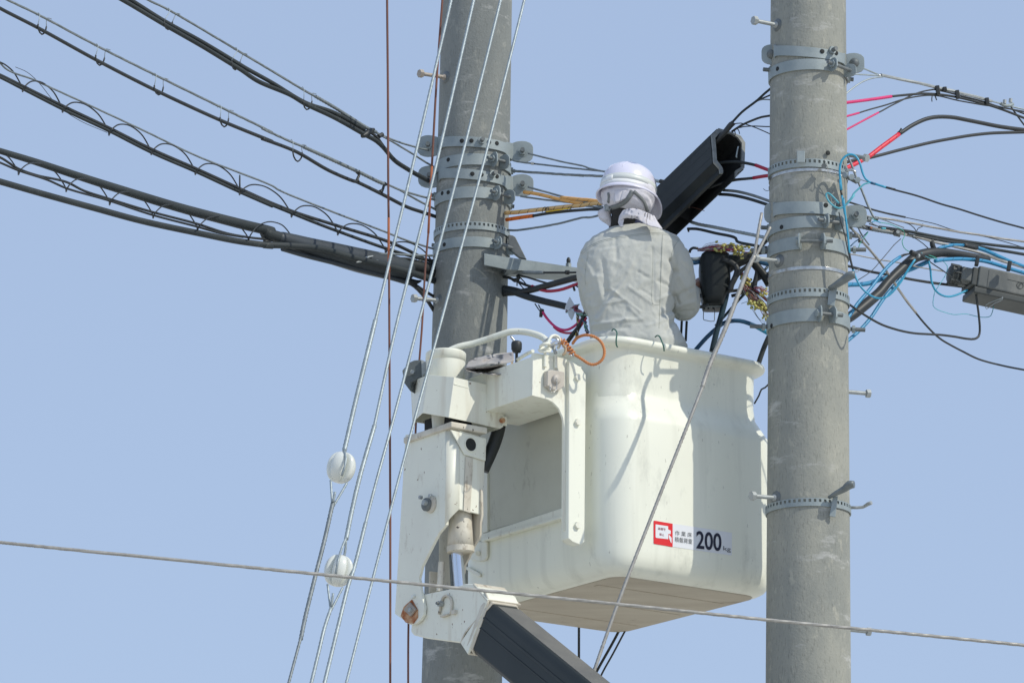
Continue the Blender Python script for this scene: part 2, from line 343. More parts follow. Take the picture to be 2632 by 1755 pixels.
def copy_tree(o, parent=None):
    c = o.copy(); COL.objects.link(c); c.parent = parent
    for ch in list(o.children): copy_tree(ch, c)
    return c
def cable(name, label, cat, spec, Y, r, m, strand=False, group=None, sides=None, lobes=6, pitch=None, step=None, segs=None, rlist=None, amp=.2):
    """a cable, wire or hose as one thing; r in photo pixels; segs = [(part name, material, spec, r px)] makes parts"""
    def one(mb, sp, rp, rl=None):
        P = pts(sp, Y); q = px(sp); ys = [(p.y) for p in P]
        R = [(rl[i] if rl else rp) * mpp(ys[i]) for i in range(len(P))]
        R0 = float(np.mean(R))
        if strand: mb.tube(P, R, sides=lobes * 4, lobes=lobes, amp=amp, pitch=pitch or R0 * 13, step=step or R0 * 1.6)
        else: mb.tube(P, R, sides=sides or (8 if rp < 3 else 12 if rp < 9 else 20), step=step)
        return mb
    if segs:
        t = thing(name, label, cat, pts(segs[0][2], Y)[0], group)
        for pn, pm, sp, rp in segs: one(MB(), sp, rp).build(pn, pm, t)
        return t
    return tag(one(MB(), spec, r, rlist).build(name, m), label, cat, group)
# ================================================================ SETTING
g = MB(); g.add([(-1500, -1500, 0), (1500, -1500, 0), (1500, 3000, 0), (-1500, 3000, 0)], [[0, 1, 2, 3]])
g.build('ground', 'ground', kind='structure')
# ================================================================ POLES
def mppa(x, y, Y): return Y / (ray(x, y).y * FPX)
class Pole:
    def __init__(s, Y, xt, wt, xb, wb):
        s.Y = Y; s.a = W(xt, 0, Y); s.b = W(xb, 1755, Y); s.ra = wt / 2 * mppa(xt, 0, Y); s.rb = wb / 2 * mppa(xb, 1755, Y)
    def at(s, z):
        k = (z - s.b.z) / (s.a.z - s.b.z); p = s.b.lerp(s.a, k); p.z = z; return p, s.rb + (s.ra - s.rb) * k
    def zof(s, y):      # height of the front surface seen at photo row y
        z = W(1316, y, s.Y - .15).z; return z
    def on(s, th, z, out=0.0):
        p, r = s.at(z); return p + Vector((math.sin(th), -math.cos(th), 0)) * (r + out)
    def th(s, x, y):
        z = s.zof(y); p, r = s.at(z); q = W(x, y, s.Y); return math.asin(max(-1, min(1, (q.x - p.x) / r)))
PL = Pole(18.0, 1226, 180, 1187, 207); PR = Pole(16.79, 2077.5, 193, 2077.5, 219)
def build_pole(pl, label, m):
    base, _ = pl.at(0.0); t = thing('utility_pole', label, 'pole', base)
    mb = MB(); prof = []
    zs = np.linspace(-.3, 8.2, 60); rings = []
    for z in zs:
        p, r = pl.at(z); rings.append([p + Vector((math.sin(a), -math.cos(a), 0)) * r for a in np.linspace(0, 2 * math.pi, 72, endpoint=False)])
    mb.loft(rings); mb.build('shaft', m, t); return t
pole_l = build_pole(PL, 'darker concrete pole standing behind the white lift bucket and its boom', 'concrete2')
pole_r = build_pole(PR, 'pale mottled concrete pole standing in front of the lift bucket corner', 'concrete')
def step_bolt(pl, t, x0, y0, x1, y1, y0Y=None, m='galv_pale', washer=True):
    """round step bolt from the shaft at (x1,y1) out to its head at (x0,y0)"""
    th = pl.th(x1, y1); z = W(x1, y1, pl.Y - math.cos(th) * .15).z; a = pl.on(th, z, -.01)
    L = abs(x0 - x1) * mppa(x0, y0, pl.Y) / max(.35, abs(math.sin(th)))
    L = min(L, .16); d = Vector((math.sin(th), -math.cos(th), 0)); b = a + d * L; b.z = W(x0, y0, b.y).z
    dd = (b - a).normalized(); mb = MB(); mb.cyl(a, b, .0085, sides=14); sb = mb.build('step_bolt', m, t)
    MB().hexa(b - dd * .004, b + dd * .014, .0185).build('bolt_head', m, sb)
    if washer: MB().lathe(a + dd * .006, d, [(.0005, .010), (.016, .010), (.027, .006), (.030, -.003), (.030, -.01)]).build('rubber_washer', 'galv_dark', sb)
    MB().lathe(a + dd * .01, dd, [(.0085, .016), (.0135, .012), (.014, 0)]).build('collar', m, sb)
def step_bolt_side(pl, t, x0, y0, x1, y1, m='galv_pale'):
    """step bolt seen past the far side of the shaft"""
    b = W(x0, y0, pl.Y + .07); a = W(x1, y1, pl.Y + .05); dd = (b - a).normalized()
    sb = MB().cyl(a - dd * .05, b, .0085, sides=14).build('step_bolt', m, t); MB().hexa(b - dd * .004, b + dd * .013, .0175).build('bolt_head', m, sb)
step_bolt(PL, pole_l, 1081, 190, 1146, 200, m='bolt_tan'); step_bolt(PL, pole_l, 1064, 767, 1127, 773)
step_bolt(PR, pole_r, 1932, 54, 1994, 66); step_bolt(PR, pole_r, 1933, 664, 1998, 672); step_bolt(PR, pole_r, 1926, 1274, 1990, 1280)
step_bolt_side(PR, pole_r, 2229, 1011, 2182, 1007); step_bolt_side(PR, pole_r, 2230, 1622, 2180, 1617)
def arc_ring(pl, z, h, out, th, name, m, parent, a0=-math.pi, a1=math.pi, tilt=0.0, n=64):
    P = []
    for a in np.linspace(a0, a1, n): 
        p = pl.on(a, z, out + th / 2); p.z = z + tilt * math.sin(a); P.append(p)
    mb = MB(); mb.ribbon(P, [h] * n, th); return mb.build(name, m, parent, smooth=False, bevel=.0012)
def hole(pl, parent, x, y, z=None, r=.0085, out=.012, m='galv_dark'):
    th = pl.th(x, y); z = W(x, y, pl.Y - math.cos(th) * .16).z; c = pl.on(th, z, out); d = Vector((math.sin(th), -math.cos(th), 0))
    MB().lathe(c, d, [(.0003, .0006), (r, .0008), (r * 1.12, .0002), (r * 1.15, -.003)], sides=16).build('hole', 'dark', parent)
def stud(pl, parent, x, y, L=.035, r=.009, out=.010):
    th = pl.th(x, y); z = W(x, y, pl.Y - math.cos(th) * .16).z; c = pl.on(th, z, out); d = Vector((math.sin(th), -math.cos(th), 0))
    nt = MB().hexa(c, c + d * .012, r * 1.9).build('nut', 'galv', parent); MB().cyl(c, c + d * L, r, sides=14).build('bolt_end', 'galv_dark', nt)
def eared_clamp(pl, yc, hp, ear_l, ear_r, label, holes=(), studs=(), dome=False, tilt=0.0, es=1.0, group='eared clamps round the poles'):
    zc = pl.zof(yc); c, r = pl.at(zc); t = thing('pole_clamp', label, 'pole clamp', c, group); h = hp * mppa(2000, yc, pl.Y)
    for side, sg in (('front', -1), ('back', 1)):
        yo = pl.Y + sg * .030; EL = W(ear_l[0], ear_l[1], yo); ER = W(ear_r[0], ear_r[1], yo)
        P = []; H = []
        eh = .098 * es; ew = .045 * es
        for dx, hh in ((-ew, .34), (-ew * .92, .62), (-ew * .7, .86), (-ew * .35, .98), (0, 1), (ew * .5, .98), (ew * .95, .90)):
            P.append(Vector((EL.x + dx, yo, EL.z))); H.append(eh * hh)
        n = 26
        for i, a in enumerate(np.linspace(-rad(62), rad(62), n)):
            q = pl.on(a if sg < 0 else math.pi - a, zc, .006); k = i / (n - 1)
            q.z = EL.z + (ER.z - EL.z) * k + (zc - (EL.z + ER.z) / 2) * math.sin(math.pi * k) * (1 if sg < 0 else 0); P.append(q); H.append(h)
        for dx, hh in ((-ew * .95, .90), (-ew * .5, .98), (0, 1), (ew * .35, .98), (ew * .7, .86), (ew * .92, .62), (ew, .34)):
            P.append(Vector((ER.x + dx, yo, ER.z))); H.append(eh * hh)
        # soften the step where ear becomes band
        H2 = H[:]
        for _ in range(2): H2 = [H2[0]] + [(H2[i - 1] + 2 * H2[i] + H2[i + 1]) / 4 for i in range(1, len(H2) - 1)] + [H2[-1]]
        MB().ribbon(P, H2, .0075).build('band_half', 'galv', t, smooth=False, bevel=.0015)
    for (x, y) in (ear_l, ear_r):
        a = W(x, y, pl.Y - .030); yv = Vector((0, 1, 0))
        if dome: bo = MB().lathe(a - yv * .004, -yv, [(.020, 0), (.019, .008), (.014, .016), (.007, .020), (.0004, .021)]).build('bolt_head', 'galv_dark', t)
        else:
            bo = MB().hexa(a - yv * .004, a - yv * .020, .0185).build('nut', 'galv', t)
            MB().cyl(a + yv * .09, a - yv * .042, .0095, sides=14).build('bolt', 'galv_dark', bo); MB().cyl(a - yv * .003, a - yv * .0065, .024).build('washer', 'galv', bo)
        MB().cyl(a, a + yv * .062, .015, sides=16).build('spool', 'galv_dark', t)
    for x, y in holes: hole(pl, t, x, y)
    for x, y in studs: stud(pl, t, x, y)
    return t
def flanged_clamp(pl, yc, hp, f1, f2, label, nut_dir=-1, left_stud=None, right_stud=None, holes=(), fh=1.25, fo=.055, domed=False, tilt=0.0, group='strap clamps round the poles'):
    """a band closed at the front by two flanges and a bolt through them"""
    zc = pl.zof(yc); c, r = pl.at(zc); t = thing('strap_clamp', label, 'pole clamp', c, group); h = hp * mppa(2000, yc, pl.Y)
    a1, a2 = pl.th(f1, yc), pl.th(f2, yc)
    P = []; n = 60
    for a in np.linspace(a2, a1 + 2 * math.pi, n): q = pl.on(a, zc, .005); q.z += tilt * math.sin(a); P.append(q)
    MB().ribbon(P, [h] * n, .006).build('band', 'galv', t, smooth=False, bevel=.0012)
    yc2 = zc
    for a, sg in ((a1, -1), (a2, 1)):
        d = Vector((math.sin(a), -math.cos(a), 0)); tn = Vector((math.cos(a), math.sin(a), 0)); o = pl.on(a, zc, 0); hh = h * fh / 2
        prof = [(-.002, -hh * .8), (-.002, hh * .8), (fo * .45, hh), (fo * .8, hh * .86), (fo, hh * .45), (fo, -hh * .45), (fo * .8, -hh * .86), (fo * .45, -hh)]
        MB().prism([o + d * u + Vector((0, 0, w)) + tn * (.003 * -sg) for u, w in prof], tn * (.006 * sg)).build('flange', 'galv', t, smooth=False, bevel=.0012)
        # curved root that flares out from the band
        Q = [pl.on(a + sg * (-1) * b, zc, .008 + .02 * max(0, 1 - b / .22) ** 2) for b in np.linspace(.24, 0, 8)] if False else None
    d = Vector((math.sin((a1 + a2) / 2), -math.cos((a1 + a2) / 2), 0)); p1 = pl.on(a1, zc, fo * .55); p2 = pl.on(a2, zc, fo * .55); ax = (p2 - p1).normalized()
    q0, q1 = (p1 - ax * (.040 if nut_dir < 0 else .012), p2 + ax * (.012 if nut_dir < 0 else .040))
    b = MB().cyl(q0, q1, .0075, sides=14).build('bolt', 'galv_dark', t)
    MB().hexa(p1 - ax * .004, p1 - ax * .016, .0155).build('nut', 'galv', b); MB().hexa(p2 + ax * .004, p2 + ax * .015, .0155).build('bolt_head', 'galv', b)
    for st, sg in ((left_stud, -1), (right_stud, 1)):
        if st:
            x0, y0, x1, y1 = st; A = W(x1, y1, pl.Y - .02 * (sg < 0)); B = W(x0, y0, pl.Y - .03 * (sg < 0)); dd = (B - A).normalized()
            s_ = MB().cyl(A - dd * .03, B, .0085, sides=14).build('stud', 'galv_dark', t); MB().hexa(A + dd * .0, A + dd * .012, .016).build('nut', 'galv', s_)
    for x, y in holes: hole(pl, t, x, y, out=.0085)
    return t
def slotted_strap(pl, yc, hp, label, tilt=0.0, group='slotted straps round the poles'):
    zc = pl.zof(yc); c, r = pl.at(zc); t = thing('slotted_strap', label, 'pole strap', c, group); h = hp * mppa(2000, yc, pl.Y); N = 52
    zr = [-.5, .0, .36, .5]; V = []; Fc = []
    cols = []
    for i in range(N): cols += [i / N, (i + .52) / N]
    for u in cols:
        a = u * 2 * math.pi
        for w in zr: p = pl.on(a, zc, .004); p.z = zc + h * w + tilt * math.sin(a); V.append(p)
    n = len(cols)
    for i in range(n):
        j = (i + 1) % n
        for k in range(3):
            if k == 1 and i % 2 == 1: continue
            Fc.append([i * 4 + k, j * 4 + k, j * 4 + k + 1, i * 4 + k + 1])
    mb = MB(); mb.add(V, Fc); mb.build('slotted_band', 'galv', t, smooth=False, solid=.0045)
    return t
# left pole
eared_clamp(PL, 368, 27, (1100, 376), (1343, 391), 'topmost eared clamp on the pole behind the bucket, loops on both sides', holes=((1190, 364), (1213, 364), (1255, 367), (1274, 370)), studs=((1237, 364),), es=1.05)
flanged_clamp(PL, 412, 30, 1263, 1286, 'strap clamp between the two eared clamps on the rear pole', left_stud=(1124, 410, 1133, 413), right_stud=(1324, 440, 1312, 440), holes=((1156, 412),), fh=1.35)
eared_clamp(PL, 452, 27, (1103, 455), (1343, 477), 'lower eared clamp on the rear pole, just under the first strap clamp', holes=((1215, 449), (1237, 451), (1274, 455)), studs=((1262, 450),), es=1.08)
flanged_clamp(PL, 497, 30, 1268, 1296, 'strap clamp under the lower eared clamp of the rear pole', left_stud=(1106, 501, 1120, 504), right_stud=(1322, 531, 1310, 530), holes=((1141, 498), (1156, 496)), fh=1.35)
slotted_strap(PL, 582, 20, 'narrow slotted strap on the rear pole above the crossarm')
flanged_clamp(PL, 624, 27, 1270, 1302, 'lowest strap clamp of the rear pole, level with the crossarm brace', left_stud=(1110, 630, 1132, 632), holes=((1146, 630),), fh=1.25)
# right pole
eared_clamp(PR, 138, 27, (1983, 141), (2196, 163), 'eared clamp with domed bolts near the top of the front pole', holes=((2104, 134), (2139, 138)), studs=((2127, 132),), dome=True, es=.92)
flanged_clamp(PR, 168, 29, 2126, 2165, 'strap clamp right below the domed-bolt clamp on the front pole', left_stud=(1962, 179, 1984, 181), right_stud=(2194, 205, 2178, 204), holes=((1998, 178),))
slotted_strap(PR, 421, 22, 'slotted strap with an upright tab above the blue wires on the front pole', tilt=-.004)
arc_ring(PR, PR.zof(438), 8 * mpp(16.8), .001, .002, 'steel_band', 'steel', None)
tag(bpy.data.objects['steel_band'], 'thin bright steel band directly under the tabbed slotted strap', 'pole band', 'bright steel bands')
eared_clamp(PR, 537, 32, (1992, 548), (2200, 556), 'eared clamp of the front pole where the guy wire hangs', holes=((2113, 529),), studs=((2138, 531),), es=1.0)
flanged_clamp(PR, 573, 31, 2110, 2140, 'strap clamp just below the guy wire clamp on the front pole', left_stud=(1957, 585, 1980, 586), right_stud=(2205, 607, 2183, 605), holes=((2007, 585),))
flanged_clamp(PR, 626, 34, 2052, 2102, 'wide gapped strap clamp above the step bolt of the front pole', nut_dir=1, left_stud=(1931, 643, 1965, 643), right_stud=(2226, 642, 2192, 642), fh=1.3)
arc_ring(PR, PR.zof(690), 9 * mpp(16.8), .001, .002, 'steel_band', 'steel', None)
tag(bpy.data.objects['steel_band.001'], 'bright steel band under the step bolt beside the wire connectors', 'pole band', 'bright steel bands')
slotted_strap(PR, 753, 23, 'slotted strap holding the upper foot hook on the front pole')
flanged_clamp(PR, 812, 34, 2096, 2125, 'gapped strap clamp under the upper foot hook', nut_dir=1, left_stud=(1928, 838, 1966, 840), right_stud=(2224, 848, 2190, 846), holes=((1973, 840), (1984, 838)), fh=1.3)
slotted_strap(PR, 1292, 21, 'lowest slotted strap, holding the foot hook next to the load label')
# tab on the slotted strap
for pth in (bpy.data.objects['slotted_strap.001'],):
    o = PR.on(PR.th(2117, 398), 0, .008); z0 = W(2117, 418, o.y).z; z1 = W(2117, 388, o.y).z
    MB().box((o.x, o.y, (z0 + z1) / 2), .033, .005, z1 - z0).build('tab', 'galv', pth, smooth=False, bevel=.003)
    hole(PR, pth, 2118, 395, out=.012)
    b = MB().hexa(W(2118, 427, o.y - .02), W(2118, 427, o.y), .012).build('bolt_head', 'galv_dark', pth)
def foot_hook(spec_arm, rl, spec_leg, label, right_hook=None):
    P = pts(spec_arm, PR.Y - .2); t = thing('foot_hook', label, 'foot hook', P[0], 'foot hooks on the front pole')
    MB().tube(P, [q * mpp(16.6) for q in rl], sides=14, flatten=.62).build('arm', 'hook_steel', t)
    Q = pts(spec_leg, PR.Y - .168); MB().prism([Q[0], Q[1], Q[2], Q[3]], (0, .008, 0)).build('leg', 'galv', t, smooth=False, bevel=.002)
    if right_hook: MB().tube(pts(right_hook, PR.Y), [4 * mpp(16.8), 4 * mpp(16.8), 5 * mpp(16.8), 5 * mpp(16.8)], sides=10).build('side_arm', 'galv_pale', t)
foot_hook('K 1690,712,16.615 1765,672,16.60 1850,615,16.59 1905,580,16.58 1950,570,16.575', (8, 13, 16, 17, 14), 'K 1690,700 1772,690 1745,890 1672,875', 'curved steel foot hook under the wire connectors of the front pole')
foot_hook('Q 550,428,16.615 600,398,16.60 650,372,16.59 680,348,16.58 708,346,16.575', (6, 10, 13, 17, 14), 'Q 578,420 608,416 592,546 555,540', 'curved steel foot hook beside the lower end of the bucket', 'Q 684,488,16.85 760,486,16.85 790,468,16.84 815,458,16.83')
# ================================================================ LIFT BUCKET
PHI = rad(36.0); EA = Vector((math.cos(PHI), math.sin(PHI), 0)); EB = Vector((-math.sin(PHI), math.cos(PHI), 0)); EZ = Vector((0, 0, 1))
BN = Vector((.403, 16.63, CAM_Z + 3.516)); LA, LB, BH = .886, 1.09, 1.012
def AB(a, b, z=0.0): return BN + EA * a + EB * b + EZ * z
def pa(a, spec): return [WP(x, y, AB(a, 0), EA) for x, y, _ in px(spec)]       # on the plane a = const
def pb(b, spec): return [WP(x, y, AB(0, b), EB) for x, y, _ in px(spec)]
def pz(z, spec): return [WP(x, y, AB(0, 0, z), EZ) for x, y, _ in px(spec)]
def rrect(a0, a1, b0, b1, r, z, n=10):
    o = []
    for ca, cb, s0 in ((a1 - r, b0 + r, -90), (a1 - r, b1 - r, 0), (a0 + r, b1 - r, 90), (a0 + r, b0 + r, 180)):
        for k in range(n + 1): g = rad(s0 + 90 * k / n); o.append(AB(ca + r * math.cos(g), cb + r * math.sin(g), z))
    return o
bucket = thing('lift_bucket', 'white fibreglass lift bucket carrying the worker, red and white load label on its side', 'lift bucket', AB(LA / 2, LB / 2))
RC = .135
def sec(z, ia, ib, r): return rrect(ia, LA - ia, ib, LB - ib, r, z)
S_ = [(0.0, .080, .080, .065), (.005, .058, .058, .08), (.018, .033, .033, .10), (.040, .013, .013, .12), (.072, .003, .003, RC), (.105, 0, 0, RC), (.30, 0, 0, RC), (.50, 0, 0, RC), (.630, 0, .0, RC), (.655, .001, .004, RC),
      (.70, .016, .030, RC), (.745, .030, .055, RC), (.772, .033, .060, RC), (.80, .034, .060, RC), (.93, .032, .056, RC), (.946, .030, .052, RC), (.952, .006, .030, RC + .01), (.958, -.002, .022, RC + .01), (.968, -.005, .019, RC + .01), (.980, -.002, .022, RC + .01), (.986, .008, .032, RC),
      (.985, .036, .062, RC - .01), (.976, .044, .072, RC - .01), (.90, .046, .075, RC - .01), (.60, .020, .04, RC - .01), (.06, .03, .03, RC - .02), (.05, .2, .2, .05)]
mb = MB(); mb.loft([sec(*q) for q in S_]); tub = mb.build('tub', 'white', bucket)
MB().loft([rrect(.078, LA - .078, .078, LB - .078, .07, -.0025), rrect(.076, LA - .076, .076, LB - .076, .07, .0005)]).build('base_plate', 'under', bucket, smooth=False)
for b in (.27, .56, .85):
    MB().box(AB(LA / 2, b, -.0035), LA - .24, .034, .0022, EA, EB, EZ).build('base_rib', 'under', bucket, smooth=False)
# panel frame on the bucket's mounting side
MB().prism(pa(-.012, 'M 640,585 1215,398 1215,462 640,622'), EA * .014).build('frame_rail', 'paint', bucket, smooth=False, bevel=.002)
MB().prism(pa(-.012, 'M 672,60 706,60 706,560 672,570'), EA * .014).build('frame_post', 'paint', bucket, smooth=False, bevel=.002)
MB().prism(pa(-.012, 'V 855,700 1075,700 1075,940 1040,995 960,1010 800,985'), EA * .010).build('mounting_tab', 'paint', bucket, smooth=False, bevel=.002)
MB().hexa(*[pa(-q, 'V 930,885 930,885')[0] for q in (.012, .022)], .011).build('bolt_head', 'paint', bucket)
MB().prism(pa(-.010, 'V 720,1090 800,1120 960,1210 960,1270 880,1240 730,1140'), EA * .009).build('drain_cover', 'paint', bucket, smooth=False, bevel=.002)
MB().prism(pa(-.004, '. 1235,1060 1452,1005 1452,1312 1235,1368'), EA * .003).build('recess_shade_panel', 'recess', bucket, smooth=False)  # added sheet that darkens the recess, its shade painted in
MB().prism(pa(-.030, '. 1236,1385 1450,1324 1450,1329 1236,1391'), EA * .029).build('rail_lip', 'paint', bucket, smooth=False)
# flange strip with bolts
fl = MB(); P = pb(.13, 'L 1815,490 1930,560 1985,640 1985,700 . 1503,1392 1492,1400 1472,1392 1461,1383'); fl.prism(P, EB * .05); fl = fl.build('mounting_flange', 'white', bucket, smooth=False, bevel=.004)
for sp in ('L 1893,668 1893,668', 'L 1893,1118 1893,1118', 'M 1302,518 1302,518'):
    a = pb(.13, sp)[0]; MB().hexa(a, a - EB * .013, .0145).build('flange_bolt', 'paint', fl)
# load label
lb = MB().prism(pb(-.0012, 'T 190,265 2168,572 2165,1146 190,852'), EB * .0006).build('load_label', 'st_white', bucket, smooth=False)
def lt(Tx, Ty): return WP(Tx / 9.8 + 1660, Ty / 9.8 + 1310, AB(0, -.0016), EB)
MB().prism([lt(*q) for q in ((195, 285), (215, 266), (675, 345), (675, 930), (205, 852), (195, 830))], EB * -.0003).build('red_panel', 'st_red', lb, smooth=False)
def lt2(q, d=-.0024): return WP(q[0] / 9.8 + 1660, q[1] / 9.8 + 1310, AB(0, d), EB)
MB().prism([lt2(q) for q in ((245, 360), (560, 408), (562, 490), (628, 520), (626, 606), (566, 600), (562, 735), (262, 700), (245, 680))], EB * -.0002).build('truck_symbol', 'st_white', lb, smooth=False)
MB().prism([lt2(q) for q in ((580, 618), (612, 650), (648, 700), (648, 838), (628, 815), (578, 690))], EB * -.0002).build('truck_symbol_arm', 'st_white', lb, smooth=False)
def write(txt, box, m, name, extr=-.0030, bold=0.0):
    """lettering fitted to a T-frame box (x0, ytop0, x1, ytop1, height)"""
    cu = bpy.data.curves.new(name, 'FONT'); cu.body = txt; cu.offset = bold; o = bpy.data.objects.new('tmp', cu); COL.objects.link(o)
    bpy.context.view_layer.update(); me = bpy.data.meshes.new_from_object(o.evaluated_get(bpy.context.evaluated_depsgraph_get())); bpy.data.objects.remove(o)
    co = np.array([v.co[:] for v in me.vertices])
    if not len(co): return
    lo, hi = co.min(0), co.max(0); x0, y0, x1, y1, h = box; V = []
    org = Vector(lb['_o'])
    for c in co:
        u = (c[0] - lo[0]) / (hi[0] - lo[0]); v = (c[1] - lo[1]) / (hi[1] - lo[1])
        X = x0 + (x1 - x0) * u; Y = (y0 + (y1 - y0) * u) + h * (1 - v); V.append(lt2((X, Y), extr))
    me2 = bpy.data.meshes.new(name); me2.from_pydata([tuple(p - org) for p in V], [], [list(p.vertices) for p in me.polygons]); me2.materials.append(M[m])
    ob = bpy.data.objects.new(name, me2); COL.objects.link(ob); ob.parent = lb
write('200', (1272, 520, 1905, 592, 450), 'st_ink', 'lettering_200', bold=.018)
write('kg', (1952, 905, 2140, 936, 140), 'st_ink2', 'lettering_kg')
write('\u4f5c \u696d \u5e8a', (738, 510, 1165, 568, 122), 'st_ink2', 'lettering_platform')
write('\u7a4d\u8f09\u8377\u91cd', (732, 670, 1170, 732, 128), 'st_ink2', 'lettering_load')
write('\u904e\u7a4d\u8f09', (302, 432, 497, 462, 66), 'st_inkr', 'lettering_over', bold=.01)
write('\u7981\u6b62', (340, 578, 462, 596, 66), 'st_inkr', 'lettering_ban', bold=.01)
# ================================================================ MOUNT: beam, housing, column, cylinder
mount = thing('bucket_mount', 'white enamelled steel mount joining the bucket to the boom, with arch plate and hydraulic cylinder', 'boom mount', AB(-.35, .45, -.1))
BB = .15
arch = pb(BB, 'L 1450,415 1600,440 1790,480 . 1459,945 1460,1380 M 1240,562 1222,550 1218,520 L 1770,1400 1768,1180 1752,1070 1710,975 1655,918 1600,888 1540,872 1442,848')
arch_o = MB().prism(arch, EB * .012).build('arch_plate', 'paint', mount, smooth=False, bevel=.0015)
q = pa(-.285, 'L 1450,452 1440,848')
zt, zb = q[0].z - BN.z, q[1].z - BN.z
def slab(name, a0, a1, b0, b1, z0, z1, m='paint', bev=.0015): return MB().box(AB((a0 + a1) / 2, (b0 + b1) / 2, (z0 + z1) / 2), abs(a1 - a0), abs(b1 - b0), abs(z1 - z0), EA, EB, EZ).build(name, m, mount, smooth=False, bevel=bev)
slab('beam_side', -.285, -.275, BB + .012, .62, zb, zt); slab('beam_bottom', -.275, -.03, BB + .013, .60, zb, zb + .01); slab('beam_top', -.275, -.03, BB + .013, .60, zt - .012, zt - .002)
slab('beam_rear', -.035, -.027, BB + .013, .62, zb + .011, zt - .013)
# socket with cap and bead chain
s0 = pb(BB - .002, 'U 215,1060 300,1048 555,1090 553,1380 430,1470 300,1450 275,1400 208,1370'); so = MB().prism(s0, -EB * .028).build('power_socket', 'socket', mount, smooth=False, bevel=.004)
c = pb(BB - .030, 'U 455,1215 455,1215')[0]; MB().lathe(c, -EB, [(.019, -.004), (.019, .010), (.016, .014), (.0004, .014)]).build('socket_cap', 'socket', so)
P = [p for p in pb(BB - .048, 'U 480,1190 482,1300 475,1400 420,1470 360,1465 345,1400 345,1320')]; Q, _ = catmull(P, [1] * len(P), .006); mbc = MB()
mbc.tube(P, .0015, sides=8, lobes=0); mbc.build('bead_chain', 'steel', so)
for i, p in enumerate(Q[::1]): 
    if i < 26: MB().lathe(p - EZ * .0022, EZ, [(.0002, 0), (.0022, .0012), (.0022, .0032), (.0002, .0044)], sides=7).build('bead', 'steel', so)
# housing cylinder and cap, on top of the column
HX, HY = 1149, 16.93
HC = W(1146, 905, HY); hr = 51 * mpp(HY)
zb2 = W(1146, 985, HY).z
hs = MB().lathe(HC, EZ, [(.001, 0), (hr * .9, 0), (hr * .98, -.004), (hr, -.012)]).build('pivot_cap', 'paint', mount)
MB().lathe(Vector((HC.x, HC.y, 0)), EZ, [(hr * 1.02, HC.z - .008), (hr * 1.02, HC.z - .040), (hr * .985, HC.z - .041), (hr * .985, HC.z - .046), (hr * .985, HC.z - .13), (hr * .8, zb2 - .05), (hr * .6, zb2 - .25)], sides=40).build('pivot_housing', 'paint', mount)
MB().lathe(Vector((HC.x, HC.y, 0)), EZ, [(hr * .55, zb2), (hr * .55, zb2 - .35)], sides=24).build('pivot_shaft', 'dark', mount)
# shield box round the pivot: open sheet, corners leaning
A0 = W(*[(v) for v in (1030 + 140 / 5.227, 880 + 525 / 5.227)], 17.12); A1 = W(1030 + 165 / 5.227, 880 + 1062 / 5.227, 17.12)
B0 = W(1030 + 372 / 5.227, 880 + 432 / 5.227, 16.80); B1 = W(1030 + 292 / 5.227, 880 + 945 / 5.227, 16.80)
C0 = W(1030 + 718 / 5.227, 880 + 466 / 5.227, 16.74); C1 = W(1030 + 645 / 5.227, 880 + 1006 / 5.227, 16.74)
D0 = W(1030 + 1406 / 5.227, 880 + 620 / 5.227, 16.90); D1 = W(1030 + 1378 / 5.227, 880 + 1130 / 5.227, 16.90); D2 = W(1030 + 1340 / 5.227, 880 + 1157 / 5.227, 16.895)
E0 = D0 + EB * .26; E1 = D2 + EB * .26; F0 = A0 + EA * .12; F1 = A1 + EA * .12
for nm, poly, ex in (('shield_side', [A0, B0, B1, A1], Vector((.003, .004, 0))), ('shield_corner', [B0, C0, C1, B1], Vector((0, .005, 0))), ('shield_front', [C0, D0, D1, D2, C1], EB * .005)):
    MB().prism(poly, ex).build(nm, 'paint', mount, smooth=False, bevel=.001)
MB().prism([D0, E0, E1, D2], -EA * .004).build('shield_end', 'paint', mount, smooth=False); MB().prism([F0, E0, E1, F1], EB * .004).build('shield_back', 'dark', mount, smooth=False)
MB().prism([A0, F0, F1, A1], EB * .004).build('shield_rear_side', 'paint', mount, smooth=False)
def drop(p, dz): return p - EZ * dz
MB().prism([drop(A0, .03), drop(B0, .03), drop(C0, .03), drop(D0, .04), drop(E0, .04), drop(F0, .03)], EZ * .004).build('shield_roof', 'paint', mount, smooth=False)
h_ = W(1030 + 1352 / 5.227, 880 + 1052 / 5.227, 16.885); hb = MB().hexa(h_, h_ - EB * .014, .011).build('shield_bolt', 'rust', mount)
MB().box(h_ + EA * .015 + EZ * .0, .02, .01, .035, EA, EB, EZ).build('shield_lug', 'paint', mount, smooth=False)
# column: left side plate, front plate, far plate, cap flange
AC = -.455
side = pa(AC, '. 1042,1117 1146,1102 1146,1348 1127,1370 M 330,670 270,790 250,870 265,960 285,1060 282,1110 262,1145 230,1172 190,1178 90,1105 105,860 130,440')
cs = MB().prism(side, EA * .014).build('column_side', 'paint', mount, smooth=False, bevel=.0015)
BF = (pa(AC, '. 1160,1200')[0] - BN).dot(EB); RB = .040
e0 = [p - EZ * p.z + EZ * 0 for p in side[:1]]
zs0, zs1 = side[1].z, side[2].z; fq = pb(BF, '. 1180,1105 1181,1308'); zf0, zf1 = fq[0].z, fq[1].z
top_, bot_ = [], []
for k in range(13):
    g = k / 12 * math.pi / 2; a_ = AC + RB * (1 - math.cos(g)); b_ = BF + RB * (1 - math.sin(g)); u = k / 12
    p = AB(a_, b_); top_.append(Vector((p.x, p.y, zs0 + (zf0 - zs0) * u))); bot_.append(Vector((p.x, p.y, zs1 + (zf1 - zs1) * u)))
